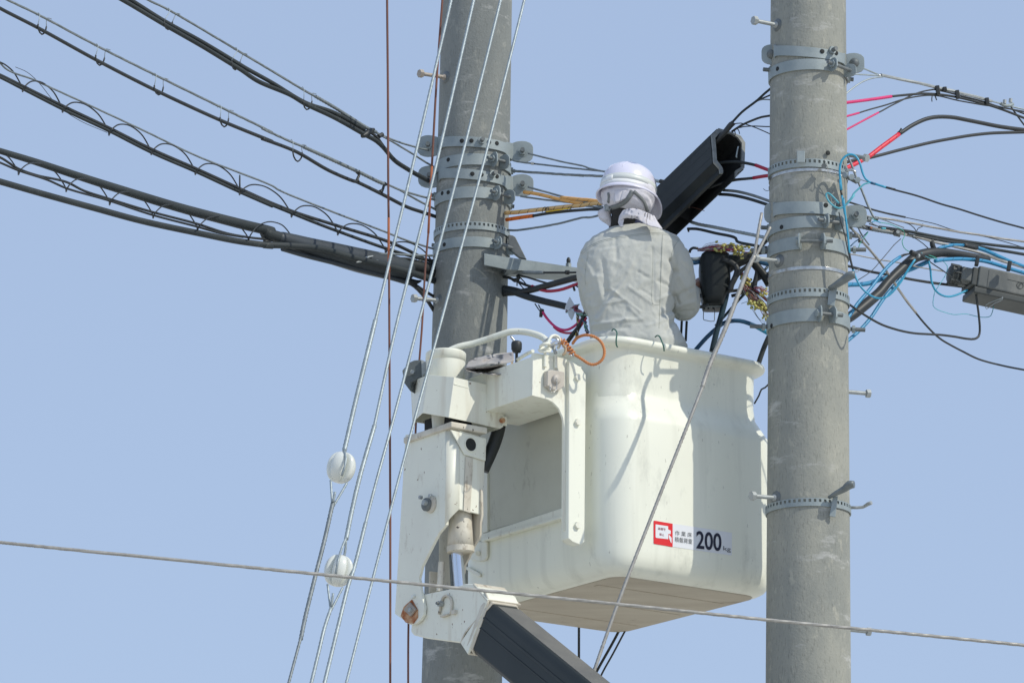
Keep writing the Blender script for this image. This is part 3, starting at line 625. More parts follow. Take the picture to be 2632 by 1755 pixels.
MB().loft([top_, bot_], close=False, cap=(False, False)).build('column_bend', 'paint', mount, solid=.004)
front = pb(BF, '. 1180,1108 1181,1308 M 668,446 M 690,90 R 1142,1285')
front[0] = AB(AC + RB, BF) * 1.0; front[0].z = zf0; front[1] = AB(AC + RB, BF) * 1.0; front[1].z = zf1
fp = MB().prism(front, EB * .012).build('column_front', 'paint', mount, smooth=False, bevel=.0015)
MB().prism(pb(BF - .003, 'R 660,1175 1138,1300 M 690,90 550,48'), -EB * .006).build('gusset_plate', 'paint', mount, smooth=False, bevel=.0015)
MB().prism(pb(BF - .002, 'M 560,60 610,72 590,436 545,420'), -EB * .004).build('front_rib', 'paint_worn', mount, smooth=False, bevel=.0015)
a_far = (front[2] - BN).dot(EA)
fa = pa(a_far - .010, 'V 990,262 965,400 962,580 940,650 870,760 780,960 710,1085 700,1200 600,1420 560,1500 300,1400 300,400 500,0 980,-150')
MB().prism(fa, EA * .010).build('column_far_side', 'paint_worn', mount, smooth=False, bevel=.001)
hc = pb(BF - .010, 'R 940,1370 1020,1430')[0]
MB().lathe(hc, -EB, [(.0004, .0004), (.027, .0006)], sides=28).build('access_hole', 'dark', mount)
MB().tube([hc - EB * .001 + EA * (.028 * math.cos(g)) + EZ * (.0285 * math.sin(g)) for g in np.linspace(0, 2 * math.pi, 33)], .0022, sides=6, cap=False, smooth_path=False).build('hole_rim', 'paint', mount)
# cap flange
cap_l = pa(AC - .012, 'R 38,1172 620,1078'); cap_r = pb(BF - .016, 'R 640,1075 1165,1222')
k0, k1 = AB(AC - .014, (cap_l[0] - BN).dot(EB)), None
zc_ = (cap_l[1] - BN).z; bl = (cap_l[0] - BN).dot(EB); ar = (cap_r[1] - BN).dot(EA)
MB().box(AB((AC - .014 + ar) / 2, (bl + BF - .018) / 2, zc_ - .013), ar - AC + .014, bl - BF + .018, .026, EA, EB, EZ).build('cap_flange', 'paint_worn', mount, smooth=False, bevel=.006)
slab('bearing_block', AC + .05, ar - .03, BF + .05, bl - .06, zc_, zc_ + .07, 'dark')
# pins
c = pa(AC - .001, 'M 333,378 333,378')[0]; pn = MB().lathe(c, -EA, [(.036, 0), (.036, .006), (.031, .009), (.0004, .009)]).build('pin_boss', 'paint_worn', mount)
MB().lathe(pa(AC - .010, 'M 310,380 310,380')[0], -EA, [(.027, 0), (.027, .012), (.024, .016), (.0004, .016)]).build('pin_washer', 'galv_dark', pn)
c2 = pa(AC - .026, 'M 300,368 300,368')[0]; MB().cyl(c2, c2 - EA * .016, .011).build('pin_end', 'galv_pale', pn)
for sp in ('M 270,332 270,332', 'M 335,322 335,322'): c3 = pa(AC - .022, sp)[0]; MB().hexa(c3, c3 - EA * .012, .0085).build('pin_screw', 'galv_pale', pn)
c = pa(AC - .001, 'M 198,1085 198,1085')[0]; ru = MB().prism(pa(AC - .0012, 'M 150,1060 205,1010 245,1080 245,1130 215,1172 165,1165 130,1120'), -EA * .0012).build('rust_bloom', 'rust', mount, smooth=False)
MB().prism(pa(AC - .003, 'M 160,1080 200,1030 240,1078 205,1125'), -EA * .010).build('square_nut', 'bolt_tan', ru, smooth=False, bevel=.002)
c = pa(AC - .013, 'M 198,1080 198,1080')[0]; MB().cyl(c, c - EA * .010, .009).build('pin_end', 'galv_pale', ru)
c = pa(AC - .002, 'M 218,992 218,992')[0]; MB().hexa(c, c - EA * .010, .008).build('grease_cap', 'ceramic', mount)
# hydraulic cylinder
def CW(spec, Y): return pts(spec, Y)
cy = MB(); P = CW('V 640,120 648,300 652,795', 16.86); cy.tube(P, [.047, .048, .054], sides=36, smooth_path=False, step=.05); barrel = cy.build('cylinder_barrel', 'paint_worn', mount)
P = CW('V 650,780 652,870', 16.86); MB().cyl(P[0], P[1], .056, .056, sides=36).build('gland_ring', 'paint_worn', barrel)
P = CW('V 595,860 640,1440', 16.87); MB().cyl(P[0], P[1], .0235, sides=32).build('cylinder_rod', 'chrome', barrel)
P = CW('V 490,880 520,1440', 16.90); MB().cyl(P[0], P[1], .007, sides=12).build('hydraulic_pipe', 'galv_dark', mount)
P = CW('V 345,1030 310,1500', 16.90); MB().cyl(P[0], P[1], .013, sides=12).build('grease_tube', 'paint_worn', mount)
P = CW('V 200,1180 190,1520', 16.93); MB().prism([P[0] - EA * .01, P[0] + EA * .03, P[1] + EA * .03, P[1] - EA * .01], EB * .01).build('inner_plate', 'paint_worn', mount, smooth=False)
MB().tube(pts('L 1120,1090,16.98 1100,1200,16.97 1060,1330,16.96 1010,1450,16.95 940,1600,16.95', 17), 17 * mpp(17), sides=16).build('hydraulic_hose', 'black', mount)
# motor cover at the left of the housing
mc = pts('R 15,375 60,325 120,262 180,236 272,230 352,265 345,400 285,465 132,540 130,660 45,545', 17.0); MB().prism(mc, Vector((.06, .14, 0))).build('motor_cover', 'grey_box', mount, smooth=False, bevel=.005)
MB().prism(pts('R 275,232 352,268 345,400 285,462', 16.985), Vector((.002, .02, 0))).build('motor_cover_end', 'galv_pale', mount, smooth=False)
c = W(1030 + 155 / 5.227, 880 + 408 / 5.227, 16.99); MB().hexa(c, c - Vector((.0, .02, 0)), .009).build('cover_screw', 'galv_pale', mount)
# hand rail round the mount
MB().tube(pts('L 560,420,17.12 700,358,17.12 850,325,17.12 1010,275,17.10 1150,228,17.08 1230,206,17.07 1330,204,17.06 1450,225,17.03 1545,262,17.0 1600,310,16.97 1650,352,16.93', 17), 8.6 * mpp(17), sides=18).build('hand_rail', 'paint', mount)
# tie points on top of the arch plate
for sp in ('U 242,690 242,960', 'U 458,730 458,990'):
    P = pb(BB - .006, sp); MB().cyl(P[0], P[1], .0065, .0075, sides=14).build('welded_pin', 'paint', mount)
MB().tube(pb(BB - .012, 'U 270,600 285,520 320,430 370,350 440,330 510,360 548,440 545,510 500,590'), 3.9 * mpp(16.7), sides=12).build('tie_loop', 'paint', mount)
P = pb(BB - .012, 'U 240,560'); lp = [P[0] + Vector((.018 * math.cos(g) * 1.0, -.02 + .03 * math.sin(g), .004 * math.cos(g))) for g in np.linspace(0, 2 * math.pi, 25)]
MB().tube(lp, .0062, sides=10, cap=False).build('tie_ring', 'paint', mount)
MB().tube(pb(BB - .02, 'U 225,640 330,655 345,610 250,590 170,600 120,620 170,655 240,655'), 4.0 * mpp(16.7), sides=10).build('tie_ring', 'paint', mount)
# levers on the control panel
MB().lathe(W(1000 + 1285 / 3.92, 800 + 470 / 3.92, 17.0), EZ, [(.006, -.02), (.006, .022), (.017, .024), (.019, .032), (.022, .036), (.0225, .060), (.020, .068), (.012, .072), (.0004, .073)]).build('control_knob', 'black', mount)
MB().tube(pts('L 1225,250 1245,275 1265,310 1278,345', 17.0), .0045, sides=12, lobes=3, amp=.3, pitch=.016, step=.003).build('coiled_lead', 'steel', mount)
MB().lathe(W(1000 + 1060 / 3.92, 800 + 445 / 3.92, 17.02), EZ, [(.022, -.012), (.020, 0), (.012, .006), (.0004, .008)]).build('control_knob', 'black', mount)
MB().tube(pts('L 1290,490,16.98 1380,432,16.95 1450,400,16.9', 17), .0075, sides=12).build('panel_rail', 'paint', mount)
# ================================================================ BOOM
boom = thing('lift_boom', 'dark grey lift boom ending in a white knuckle under the bucket', 'lift boom', AB(-.4, .2, -.2))
AK = AC + .016
kn = pa(AK, 'M 200,1180 268,1060 285,975 440,945 560,905 612,908 692,962 715,1010 702,1065 640,1145 560,1238 535,1300 470,1292 300,1270 215,1248 195,1225')
MB().prism(kn, EA * .15).build('knuckle', 'paint', boom, smooth=False, bevel=.006)
TAU = rad(33); AX = (-EB * math.cos(TAU) - EZ * math.sin(TAU)).normalized()
P = pa(AK - .004, 'M 748,1085 552,1308'); up_, lo_ = P; hv = up_ - lo_; hgt = hv.length; U2 = EA; NB = AX.cross(EA).normalized(); 
if NB.z < 0: NB = -NB
cen = (up_ + lo_) / 2 + EA * .078
hw, hh, ch = .078, hgt / 2 * .98, .022
sect = [(-hw, -hh + ch), (-hw, hh - ch * 1.6), (-hw + ch * .9, hh), (hw - ch, hh), (hw, hh - ch), (hw, -hh + ch), (hw - ch, -hh), (-hw + ch, -hh)]
rings = [[cen + AX * L + EA * u + NB * v for u, v in sect] for L in (.0, 2.4)]
bb = MB(); bb.loft(rings); bb.build('boom_section', 'boom', boom, smooth=False, bevel=.006)
for v in (.02, .42):
    bb = MB(); bb.box(cen + AX * 1.2 - EA * (hw + .001) + NB * hh * v, 2.4, .004, .006 if v != .42 else .010, AX, EA, NB); bb.build('weld_ridge', 'boom', boom, smooth=False, bevel=.0015)
rings = [[cen + AX * L + EA * u * s_ + NB * v * s_ for u, v in sect] for L, s_ in ((-.03, 1.08), (.012, 1.05))]
MB().loft(rings).build('collar', 'paint_worn', boom, smooth=False, bevel=.004)
hood = [kn[6], kn[7], cen + AX * -.02 - EA * hw + NB * hh * 1.0, cen + AX * -.02 - EA * hw - NB * hh, kn[11]]
MB().loft([[kn[5], kn[7], kn[9], kn[11]], [cen - EA * hw * 1.05 + NB * hh * 1.05, cen - EA * hw * 1.05 + NB * hh * .4, cen - EA * hw * 1.05 - NB * hh * .4, cen - EA * hw * 1.05 - NB * hh * 1.05]], close=False, cap=(False, False)).build('neck_side', 'paint', boom, smooth=False, solid=.01)
MB().add([kn[5], kn[5] + EA * .15, cen + EA * hw * 1.05 + NB * hh * 1.05, cen - EA * hw * 1.05 + NB * hh * 1.05], [[0, 1, 2, 3]]).build('neck_top', 'paint_worn', boom, smooth=False, solid=.008)
MB().add([kn[11], kn[11] + EA * .15, cen + EA * hw * 1.05 - NB * hh * 1.05, cen - EA * hw * 1.05 - NB * hh * 1.05], [[0, 1, 2, 3]]).build('neck_bottom', 'paint_worn', boom, smooth=False, solid=.008)
MB().tube([kn[k] - EA * .002 for k in (6, 7, 8, 9, 10, 11)], .004, sides=8).build('weld_bead', 'paint_worn', boom)
MB().box(cen + AX * 1.22 + NB * (hh + .0015), 2.36, 2 * hw - .05, .003, AX, EA, NB).build('boom_top_plate', 'boom_dust', boom, smooth=False)
# pin bracket
MB().tube(pa(AK - .006, 'M 385,1110 398,1040 410,1000 435,985 460,1000 470,1040 462,1110'), .0055, sides=10).build('pin_bracket', 'paint_worn', boom)
MB().box(pa(AK - .008, 'M 425,1118')[0], .016, .05, .008, EA, EB, EZ).build('bracket_foot', 'paint_worn', boom, smooth=False, bevel=.002)
MB().box(pa(AK - .008, 'M 485,1095')[0], .016, .022, .018, EA, EB, EZ).build('bracket_lug', 'paint_worn', boom, smooth=False, bevel=.002)
c = pa(AK - .004, 'M 405,1040')[0]; MB().hexa(c, c - EA * .018, .0125).build('pin_nut', 'galv_pale', boom); MB().cyl(c, c - EA * .028, .006).build('pin_end', 'galv_dark', boom)
# ================================================================ GUY WIRES AND RED-BROWN WIRES
def guy(spec, r, label, m='strand', rl=None, group='steel guy wires', name='guy_wire', extra=None):
    t = cable(name, label, 'guy wire', spec, 16.5, r * .9, m, strand=True, group=group, rlist=rl, lobes=4, pitch=.075, step=.010, amp=.20); return t
guy('. 1172,-52,17.4 1160,0,17.35 1048,480,16.8 997,690,16.55 963,832,16.4', 4.2, 'leftmost twisted guy wire, running down to the upper white insulator')
guy('. 965,822,16.4 940,925,16.3 912,1040,16.17 885,1158,16.05', 6.2, 'thick preformed grip winding onto the upper white insulator', name='guy_grip', group='preformed wire grips')
guy('. 885,1158,16.03 889,1180,16.0 884,1205,15.99 878,1222,16.0', 3.2, 'short strand looped over the front of the upper white insulator', name='looped_strand', group='strand loops on the insulators')
guy('. 1230,-50,17.45 1218,0,17.4 1108,480,16.88 1016,848,16.45 961,1100,16.18', 4.2, 'second guy wire from the outside, running down to the lower insulator')
guy('. 963,1092,16.18 925,1225,16.05 905,1310,15.96 890,1385,15.88', 6.0, 'preformed grip above the lower white insulator', name='guy_grip', group='preformed wire grips')
guy('. 890,1380,15.88 878,1410,15.84 868,1445,15.79 863,1475,15.8', 3.2, 'strand looped over the front of the lower white insulator', name='looped_strand', group='strand loops on the insulators')
guy('. 889,1385,15.9 888,1410,15.9 884,1432,15.9', 3.4, 'cut strand end sticking down behind the lower insulator', name='cut_strand', group='strand loops on the insulators')
guy('. 1299,-50,17.5 1287,0,17.45 1168,480,16.95 1071,848,16.5 1005,1100,16.23 967,1238,16.1 938,1350,15.98', 4.0, 'third guy wire, between the lower insulator and the grey boom column')
guy('. 940,1342,15.98 909,1463,15.85 896,1501,15.81 867,1618,15.7 834,1755,15.56 822,1805,15.5', 5.2, 'long preformed grip on the third guy wire below the thin cross wire', name='guy_grip', group='preformed wire grips')
guy('. 1360,-50,17.5 1348,0,17.45 1227,480,16.98 1128,848,16.58 1033,1200,16.22 959,1484,15.9 890,1755,15.62 878,1805,15.56', 3.8, 'guy wire nearest the bucket, crossing both the pole and the boom column')
guy('. 850,1234,16.0 852,1265,15.98 854,1296,15.96', 3.2, 'outer strand leg hanging below the upper insulator', name='guy_strand', group='strand legs under the insulators')
guy('. 892,1240,16.0 876,1268,15.98 857,1300,15.96', 3.2, 'slanting strand leg with ferrule below the upper insulator', name='guy_strand', group='strand legs under the insulators')
guy('. 861,1264,15.95 856,1290,15.95', 3.6, 'blunt strand tail standing up below the upper insulator', name='cut_strand', group='strand loops on the insulators')
guy('. 856,1290,15.96 834,1388,15.86 808,1490,15.76 783,1593,15.65 773,1643,15.6', 5.6, 'thick grey grip of the outermost guy wire below the upper insulator', 'strand_dark', name='guy_grip', group='preformed wire grips')
guy('. 774,1635,15.6 742,1755,15.48 730,1805,15.42', 4.0, 'lowest stretch of the outermost guy wire leaving the picture', 'strand_dark')
guy('. 842,1501,15.8 846,1535,15.78 850,1566,15.76', 3.0, 'outer strand leg hanging below the lower insulator', name='guy_strand', group='strand legs under the insulators')
guy('. 881,1509,15.8 866,1538,15.78 851,1568,15.76', 3.0, 'slanting strand leg below the lower insulator', name='guy_strand', group='strand legs under the insulators')
guy('. 856,1524,15.76 852,1558,15.76', 3.2, 'blunt strand tail standing up below the lower insulator', name='cut_strand', group='strand loops on the insulators')
guy('. 851,1562,15.76 834,1613,15.7 818,1680,15.64 800,1755,15.56 789,1805,15.5', 4.8, 'grip of the second guy wire below the lower insulator')
guy('. 1958,548,16.62 1950,590,16.6 1943,630,16.6 1938,662,16.6', 4.2, 'outer leg of the guy wire loop hanging from the front pole clamp', 'strand_warm', name='guy_strand', group='strand legs at the front pole')
guy('. 1980,584,16.62 1962,620,16.61 1944,655,16.6 1936,668,16.6', 4.2, 'inner leg of the guy wire loop hanging from the front pole clamp', 'strand_warm', name='guy_strand', group='strand legs at the front pole')
guy('. 1939,658,16.58 1925,685,16.57 1904,739,16.56 1866,840,16.53 1822,943,16.5 1805,995,16.48', 6.2, 'thick grip of the slanting guy wire beside the front pole step bolt', 'strand_warm', name='guy_grip', group='preformed wire grips')
guy('. 1807,990,16.48 1770,1085,16.45 1685,1300,16.4 1587,1553,16.33 1516,1755,16.28 1495,1815,16.26', 4.6, 'guy wire slanting down across the front of the white bucket', 'strand_warm')
cable('span_wire', 'thin twisted wire crossing the whole view below the load label', 'span wire', '. -60,1386,14.3 0,1393,14.3 700,1463,14.4 1100,1503,14.5 1580,1551,14.6 2000,1595,14.7 2400,1634,14.8 2700,1664,14.9', 14.5, 3.9, 'strand_warm', strand=True, lobes=5, pitch=.06, step=.010, amp=.2)
def vw(spec_list, label, group=None):
    t = thing('earth_wire', label, 'wire', pts(spec_list[0][1], 16.9)[0], group)
    for m, sp, r in spec_list: MB().tube(pts(sp, 16.9), r * mpp(16.9), sides=8, step=.05).build('wire_length', m, t)
vw([('brown_wire', '. 995,-30,16.9 995,0,16.9 997,230,16.9 998,480,16.9 999,560,16.9', 3.0), ('rust_wire', '. 999,560,16.9 999,640,16.9 1000,700,16.9', 3.3), ('brown_wire', '. 1000,700,16.9 1001,900,16.9 1003,1300,16.9 1003,1800,16.9', 2.9)], 'reddish brown wire hanging straight down left of the guy wires')
vw([('brown_wire', '. 1139,-30,17.3 1137,0,17.3 1123,196,17.28 1110,428,17.25', 3.0), ('rust_wire', '. 1110,428,17.25 1105,518,17.24 1101,600,17.23', 3.2), ('brown_wire', '. 1101,600,17.23 1094,675,17.22 1084,850,17.2 1078,925,17.2 1073,1010,17.2 1060,1300,17.2 1050,1600,17.2 1049,1800,17.2', 2.7)], 'brown wire hanging along the edge of the rear pole')
# insulators
def insulator(cx, cy, Y, label, rot):
    c = W(cx, cy, Y); R = 37 * mpp(Y); t = thing('guy_insulator', label, 'insulator', c, 'white guy insulators'); ax = Vector((.22, 0, 1)).normalized()
    X = ax.cross(Vector((0, 1, 0))).normalized(); Yv = ax.cross(X)
    rings = []
    for i in range(25):
        ph = -math.pi / 2 + math.pi * i / 24; h = math.sin(ph) * R * 1.10; q = max(.0008, math.cos(ph) ** .75 * R * 1.0); ring = []
        for k in range(96):
            a = 2 * math.pi * k / 96 + rot
            gr = .55 * math.exp(-((((a - rot) / (math.pi / 2) + .5) % 1 - .5) / .12) ** 2) * max(0, math.cos(ph)) ** .25
            ring.append(c + ax * h + X * (q * (1 - gr) * math.cos(a)) + Yv * (q * (1 - gr) * math.sin(a)))
        rings.append(ring)
    MB().loft(rings).build('body', 'ceramic', t)
    p = c - Vector((-.022, R * .93, 0)); return t
insulator(877, 1201, 16.06, 'upper porcelain guy insulator with grooves, hanging in the outermost guy wire', .5)
insulator(870, 1466, 15.86, 'lower porcelain guy insulator crossed by the thin horizontal wire', .9)
# ================================================================ CABLES TO THE LEFT
def cab(label, spec, r, m='sheath', Y=YL, group='cables coming in from the left', strand=False, name='cable', cat='cable', rl=None, **k):
    return cable(name, label, cat, spec, Y, r, m, strand=strand, group=group, rlist=rl, **k)
def ms(label, spec, r, m='strand_dark', Y=YL, group='messenger strands', rl=None, cat='messenger wire', name='messenger_wire'):
    return cable(name, label, cat, spec, Y, r, m, strand=True, group=group, rlist=rl, lobes=5, pitch=.05 if r < 4 else .09, step=.009, amp=.2)
ms('uppermost messenger strand of the left span', 'A 1130,-60 1240,0 1415,85 1750,280 2287,600 B 560,740 700,820', 2.8)
ms('grip wound round the uppermost messenger strand beside its last hanger', 'B 690,812 850,905 1000,1000 1130,1080 1200,1112', 4.2, name='strand_grip', group='grips on the messenger strands', cat='strand grip')
ms('upper leg of the top strand going to the topmost eared clamp', 'B 1190,1108 1300,1160 1420,1205 1550,1242 1640,1262', 2.3)
ms('lower leg of the top strand passing under the topmost eared clamp', 'B 1190,1112 1300,1172 1450,1260 1660,1390 1760,1440', 2.3)
cab('upper black cable of the top left pair', 'A 900,-120 1100,2 1380,178 1700,355 2000,535 B 100,572 330,700 600,862 850,950 1100,1088', 5.6)
cab('lower black cable of the top left pair, dropping into the rear pole', 'A 820,-110 1040,8 1385,212 1700,392 1960,550 B 60,585 200,680 480,800 600,872 850,990 1100,1130 1200,1185 1260,1240 1350,1345 1460,1420 1560,1478 1640,1520', 6.0)
cab('short black cable end under the tape knot of the top pair', 'B 1130,1100 1200,1150 1260,1230 1310,1300', 4.0, 'black')
def knot(label, spec, r, m='black', Y=YL, group=None, name='tape_wrap', cat='cable tie', rl=None):
    return cable(name, label, cat, spec, Y, r, m, group=group, rlist=rl, step=.006)
knot('lumpy black tape wrap joining the top pair to its strand', 'B 1080,1145 1110,1130 1150,1100 1180,1088', 8, rl=[5, 9, 8, 4])
knot('small black clip just past the tape wrap', 'B 1215,1150 1250,1130', 6)
ms('second messenger strand of the left span', 'A -120,-90 60,0 320,125 810,385 1300,630 1850,900 2287,1115 B 240,1080 480,1190 600,1240', 2.9)
ms('grip wound round the second messenger strand', 'B 590,1236 800,1330 1040,1440 1270,1545 E 1490,120', 4.4, name='strand_grip', group='grips on the messenger strands', cat='strand grip')
ms('upper leg of the second strand ending at the rear pole', 'E 1480,116 1650,190 1800,235 1985,285', 2.5)
ms('lower leg of the second strand ending at the rear pole', 'E 1640,188 1800,280 2000,385', 2.5)
cab('single black cable of the second left line', 'A -120,0 0,72 320,237 830,517 1310,762 1870,1020 2287,1192 B 240,1165 520,1272 800,1432 1010,1522 E 1200,102 1450,222 1700,350 1860,405 2010,455', 4.8, 'black')
def hanger(label, sp, Y=YL):
    t = thing('cable_hanger', label, 'cable hanger', pts(sp, Y)[0], 'wire hangers on the left span')
    P = pts(sp, Y); P2 = [p + Vector((0, dy, 0)) for p, dy in zip(P, (0, -.012, -.016, .016, .012, 0, 0, 0)[:len(P)])]
    k = mpp(17)
    MB().tube([P[0] + Vector((-.010, .006, -.002)), P[0] + Vector((0, 0, .007)), P[0] + Vector((.006, -.004, -.004)), P2[1]], 1.0 * k, sides=6).build('hook', 'strand', t)
    MB().tube(P2[1:-1], 2.1 * k, sides=8).build('loop', 'black', t)
    MB().tube([P2[-2], P[-1] + Vector((-.004, -.004, -.006)), P[-1] + Vector((0, 0, .006)), P[-1] + Vector((.016, .006, .003))], 1.0 * k, sides=6).build('hook', 'strand_dark', t)
hanger('wire hanger nearest the picture top on the top left pair', 'A 1415,83 1380,185 1385,225 1408,240 1440,215 1448,185 1480,124')
hanger('middle wire hanger on the top left pair', 'A 1982,414 1945,515 1950,560 1972,578 2005,550 2016,520 2045,460')
hanger('wire hanger of the top left pair closest to the rear pole', 'B 580,745 592,850 590,885 612,912 645,895 660,850 665,795')
hanger('outermost wire hanger on the single black cable', 'A 322,124 322,215 325,255 348,280 375,262 390,225 400,165')
hanger('second wire hanger on the single black cable', 'A 812,383 806,475 808,515 833,540 862,520 878,488 893,425')
hanger('third wire hanger on the single black cable', 'A 1300,630 1298,728 1300,765 1328,788 1358,770 1372,732 1380,670')
hanger('fourth wire hanger on the single black cable', 'A 1845,897 1850,995 1852,1030 1880,1057 1908,1035 1920,995 1930,937')
hanger('wire hanger closest to the pole on the single black cable', 'B 488,1186 500,1280 508,1325 538,1348 568,1320 578,1280 580,1226')
for sp, lb_ in (('B 1042,1440 1055,1470 1042,1500 1040,1530', 'black spacer joining the second strand to its cable'), ('B 1272,1545 E 1480,140 1468,180 1440,212', 'black spacer beside the hanging brown wire')):
    knot(lb_, sp, 5, group='black spacers', rl=[7, 3.5, 3.5, 7], name='cable_spacer', cat='cable spacer')
ms('thin strand carrying the long coil of wire', 'A -100,120 0,527 310,683 700,862 1200,1095 1650,1310 2287,1562 E 450,188 1000,410 1500,600 1700,680 1990,772', 2.3)
cab('upper cable of the pair in the open coil', 'A -120,580 0,632 200,730 540,898 920,1078 1280,1258 1650,1420 D 2020,478 2287,600 E 60,182 570,392 1030,540 1540,700 1800,822 1900,880', 4.4, 'black')
cab('lower cable of the pair in the open coil', 'A -120,600 0,650 200,752 540,925 920,1103 1280,1285 1650,1445 D 2020,505 2287,622 E 60,205 570,412 800,505 1030,592 1500,760 1800,850 1950,880', 4.2)
cab('hair-thin loose wire crossing the coiled pair', 'A 130,565 230,610 330,700 450,850 560,945 680,1020 900,1115', .8, 'black')
def coil(label, att, apex, drop, Y, r, wrap=.05):
    """a wire spiral: from each attachment under the cables up over the strand and down to the next"""
    P = []
    A_ = [(x, y) for x, y, _ in px(att)]
    for i in range(len(A_) - 1):
        (x0, y0), (x1, y1) = A_[i], A_[i + 1]; dx, dy = x1 - x0, y1 - y0
        for u, v, w in ((0, 6, 0), (.05, -9, -1), (.20, -apex * .72, -.9), (.42, -apex, -.5), (.62, -apex * .97, .2), (.80, -apex * .74, .8), (.92, -apex * .36, .9), (.985, -4, .8)):
            yy = y0 + dy * u + v
            if u > .5: yy = y0 + dy * (u * .98) + v * 1.0
            P.append(W(x0 + dx * u, yy, Y(x0 + dx * u) + w * wrap))
    P.append(W(A_[-1][0], A_[-1][1] + 6, Y(A_[-1][0])))
    return tag(MB().tube(P, r * mpp(17), sides=8, step=.010).build('wire_coil', 'black'), label, 'wire coil', 'open wire coils on the left span')
coil('upper wire coil looping from its strand to the paired cables', 'A -160,590 190,752 525,925 915,1118 1270,1280 1640,1447 2015,1612 E 60,210 570,430 1025,605 1495,785 1990,960', 42, 0, YL, 1.9)
coil('lower wire coil looping over the thick grey cable', 'D -240,240 155,338 555,480 920,592 1285,702 1657,806 2085,893 E 580,660', 42, 0, YL, 1.7, .06)
cab('thick grey cable entering the slotted sleeve', 'D -120,120 0,158 300,250 600,350 1000,478 1500,632 2000,765 2287,838 E 300,600 480,665 700,735', 9, 'sheath', rl=[8, 8, 9, 10, 11, 12, 13, 13, 15, 16, 17])
slv = cable('slotted_sleeve', 'long dark slotted plastic sleeve sagging into the rear pole', 'cable sleeve', 'E 425,655 480,668 600,708 783,760 1000,815 1250,880 1500,935 1650,965 1720,975', YL, 28, 'duct', rlist=[15, 19, 23, 26, 29, 32, 33, 30, 24], sides=28)
SLV = slv
def slots(t, spec, w, h, off=-.03):
    cx = [425, 480, 600, 783, 1000, 1250, 1500, 1650, 1720]; cyy = [655, 668, 708, 760, 815, 880, 935, 965, 975]; rr = [15, 19, 23, 26, 29, 32, 33, 30, 24]
    for X, Yy in [tuple(map(float, t_.split(','))) for t_ in spec.split()[1:]]:
        R_ = np.interp(X, cx, rr); d = (np.interp(X, cx, cyy) - Yy) / 3.825; k = math.sqrt(max(0, R_ * R_ - (d * .97) ** 2)) * mpp(17.5)
        x, y = X / 3.825 + 600, Yy / 3.825 + 440; p = W(x, y, YL(x) - k - .0005)
        MB().tube([p + Vector((-.009, .0, -.0035)), p, p + Vector((.009, .0, .0035))], [.0010, .0036, .0010], sides=10).build('slot', 'dark', t)
slots(slv, 'E 540,628 665,650 785,678 910,706 1040,738 1160,764 1285,792 1412,818 1620,890', 6, 3)
cab('upper of the two thin cables under the thick grey cable', 'D -120,180 0,212 150,305 300,360 560,420 700,490 900,555 1270,668 1650,768 1900,848 2080,882 2287,908 E 300,690', 3.3, 'black')
cab('lower of the two thin cables under the thick grey cable', 'D -120,215 0,256 150,320 400,402 560,472 900,570 1270,692 1650,792 1850,848 2040,880', 3.0, 'black')
cab('smooth grey cable sagging lowest on the left', 'D -120,380 0,415 400,530 800,640 1200,748 1700,855 2000,915 2287,955 E 300,728 550,733 750,748 900,772 1100,830 1400,905 1700,985 1960,1072 2050,1100', 8.4, 'sheath', Y=lambda x: YL(x) - .085 * max(0, min(1, (x - 620) / 160)) * max(0, min(1, (1130 - x) / 60)))
cab('black cable leaving the open end of the slotted sleeve', 'E 1700,900 1800,905 1900,930 1990,960', 7, 'black', group='cables leaving the slotted sleeve')
cab('second black cable out of the slotted sleeve', 'E 1600,860 1720,865 1850,900 1960,910', 4, 'black', group='cables leaving the slotted sleeve')
cab('black cable hanging under the sleeve end towards the step bolt', 'E 1700,1085 1780,1130 1850,1200 1920,1290 1970,1370', 5, 'black', group='cables leaving the slotted sleeve')
cab('thin cable hanging beside it under the sleeve end', 'E 1740,1080 1820,1140 1900,1190 1975,1235', 4, 'black', group='cables leaving the slotted sleeve')
cab('thick black cable in the mouth of the slotted sleeve', 'E 1600,935 1750,930 1880,960 1990,1000', 15, 'black', group='cables leaving the slotted sleeve')
cab('dark cable strapped along the belly of the slotted sleeve', 'E 480,765 700,830 1000,905 1300,985 1550,1050 1720,1100', 6, 'duct', group='cables leaving the slotted sleeve', Y=lambda x: YL(x) - .03)
cab('torn flap of the sleeve end above the step bolt', 'E 1640,1060 1740,1085 1800,1090 1845,1078', 7, 'black', rl=[10, 9, 6, 2], group=None, name='sleeve_flap', cat='cable sleeve')
knot('pale ragged tie round the slotted sleeve', 'E 1210,895 1260,880 1310,850 1370,835', 3, 'galv_pale', Y=lambda x: YL(x) - .09, rl=[2, 4, 3, 2])
cab('thin grey cord lying along the slotted sleeve', 'E 1150,830 1300,875 1420,880', 2, 'strand_dark', Y=lambda x: YL(x) - .085, group='cords on the sleeve', name='cord', cat='cord')
cab('grey cord running from the sleeve to the pole', 'E 1200,798 1400,812 1600,818 1800,828 1950,830', 3.2, 'strand_dark', Y=lambda x: YL(x) - .05, group='cords on the sleeve', name='cord', cat='cord')
for k, w_ in enumerate(('topmost', 'second', 'third', 'fourth', 'fifth', 'sixth', 'lowest')):
    x0, y0 = 1780 + 20 * k % 60, 850 + 14 * k
    cab(w_ + ' torn wire end in the tangle where the sleeve meets the pole', f'E {x0},{y0} {x0+60},{y0-14+8*(k%3)} {x0+110},{y0+16-9*(k%4)} 1985,{870+10*k}', 1.6, 'strand_dark', group='torn wire ends at the sleeve', name='wire_end', cat='wire end')
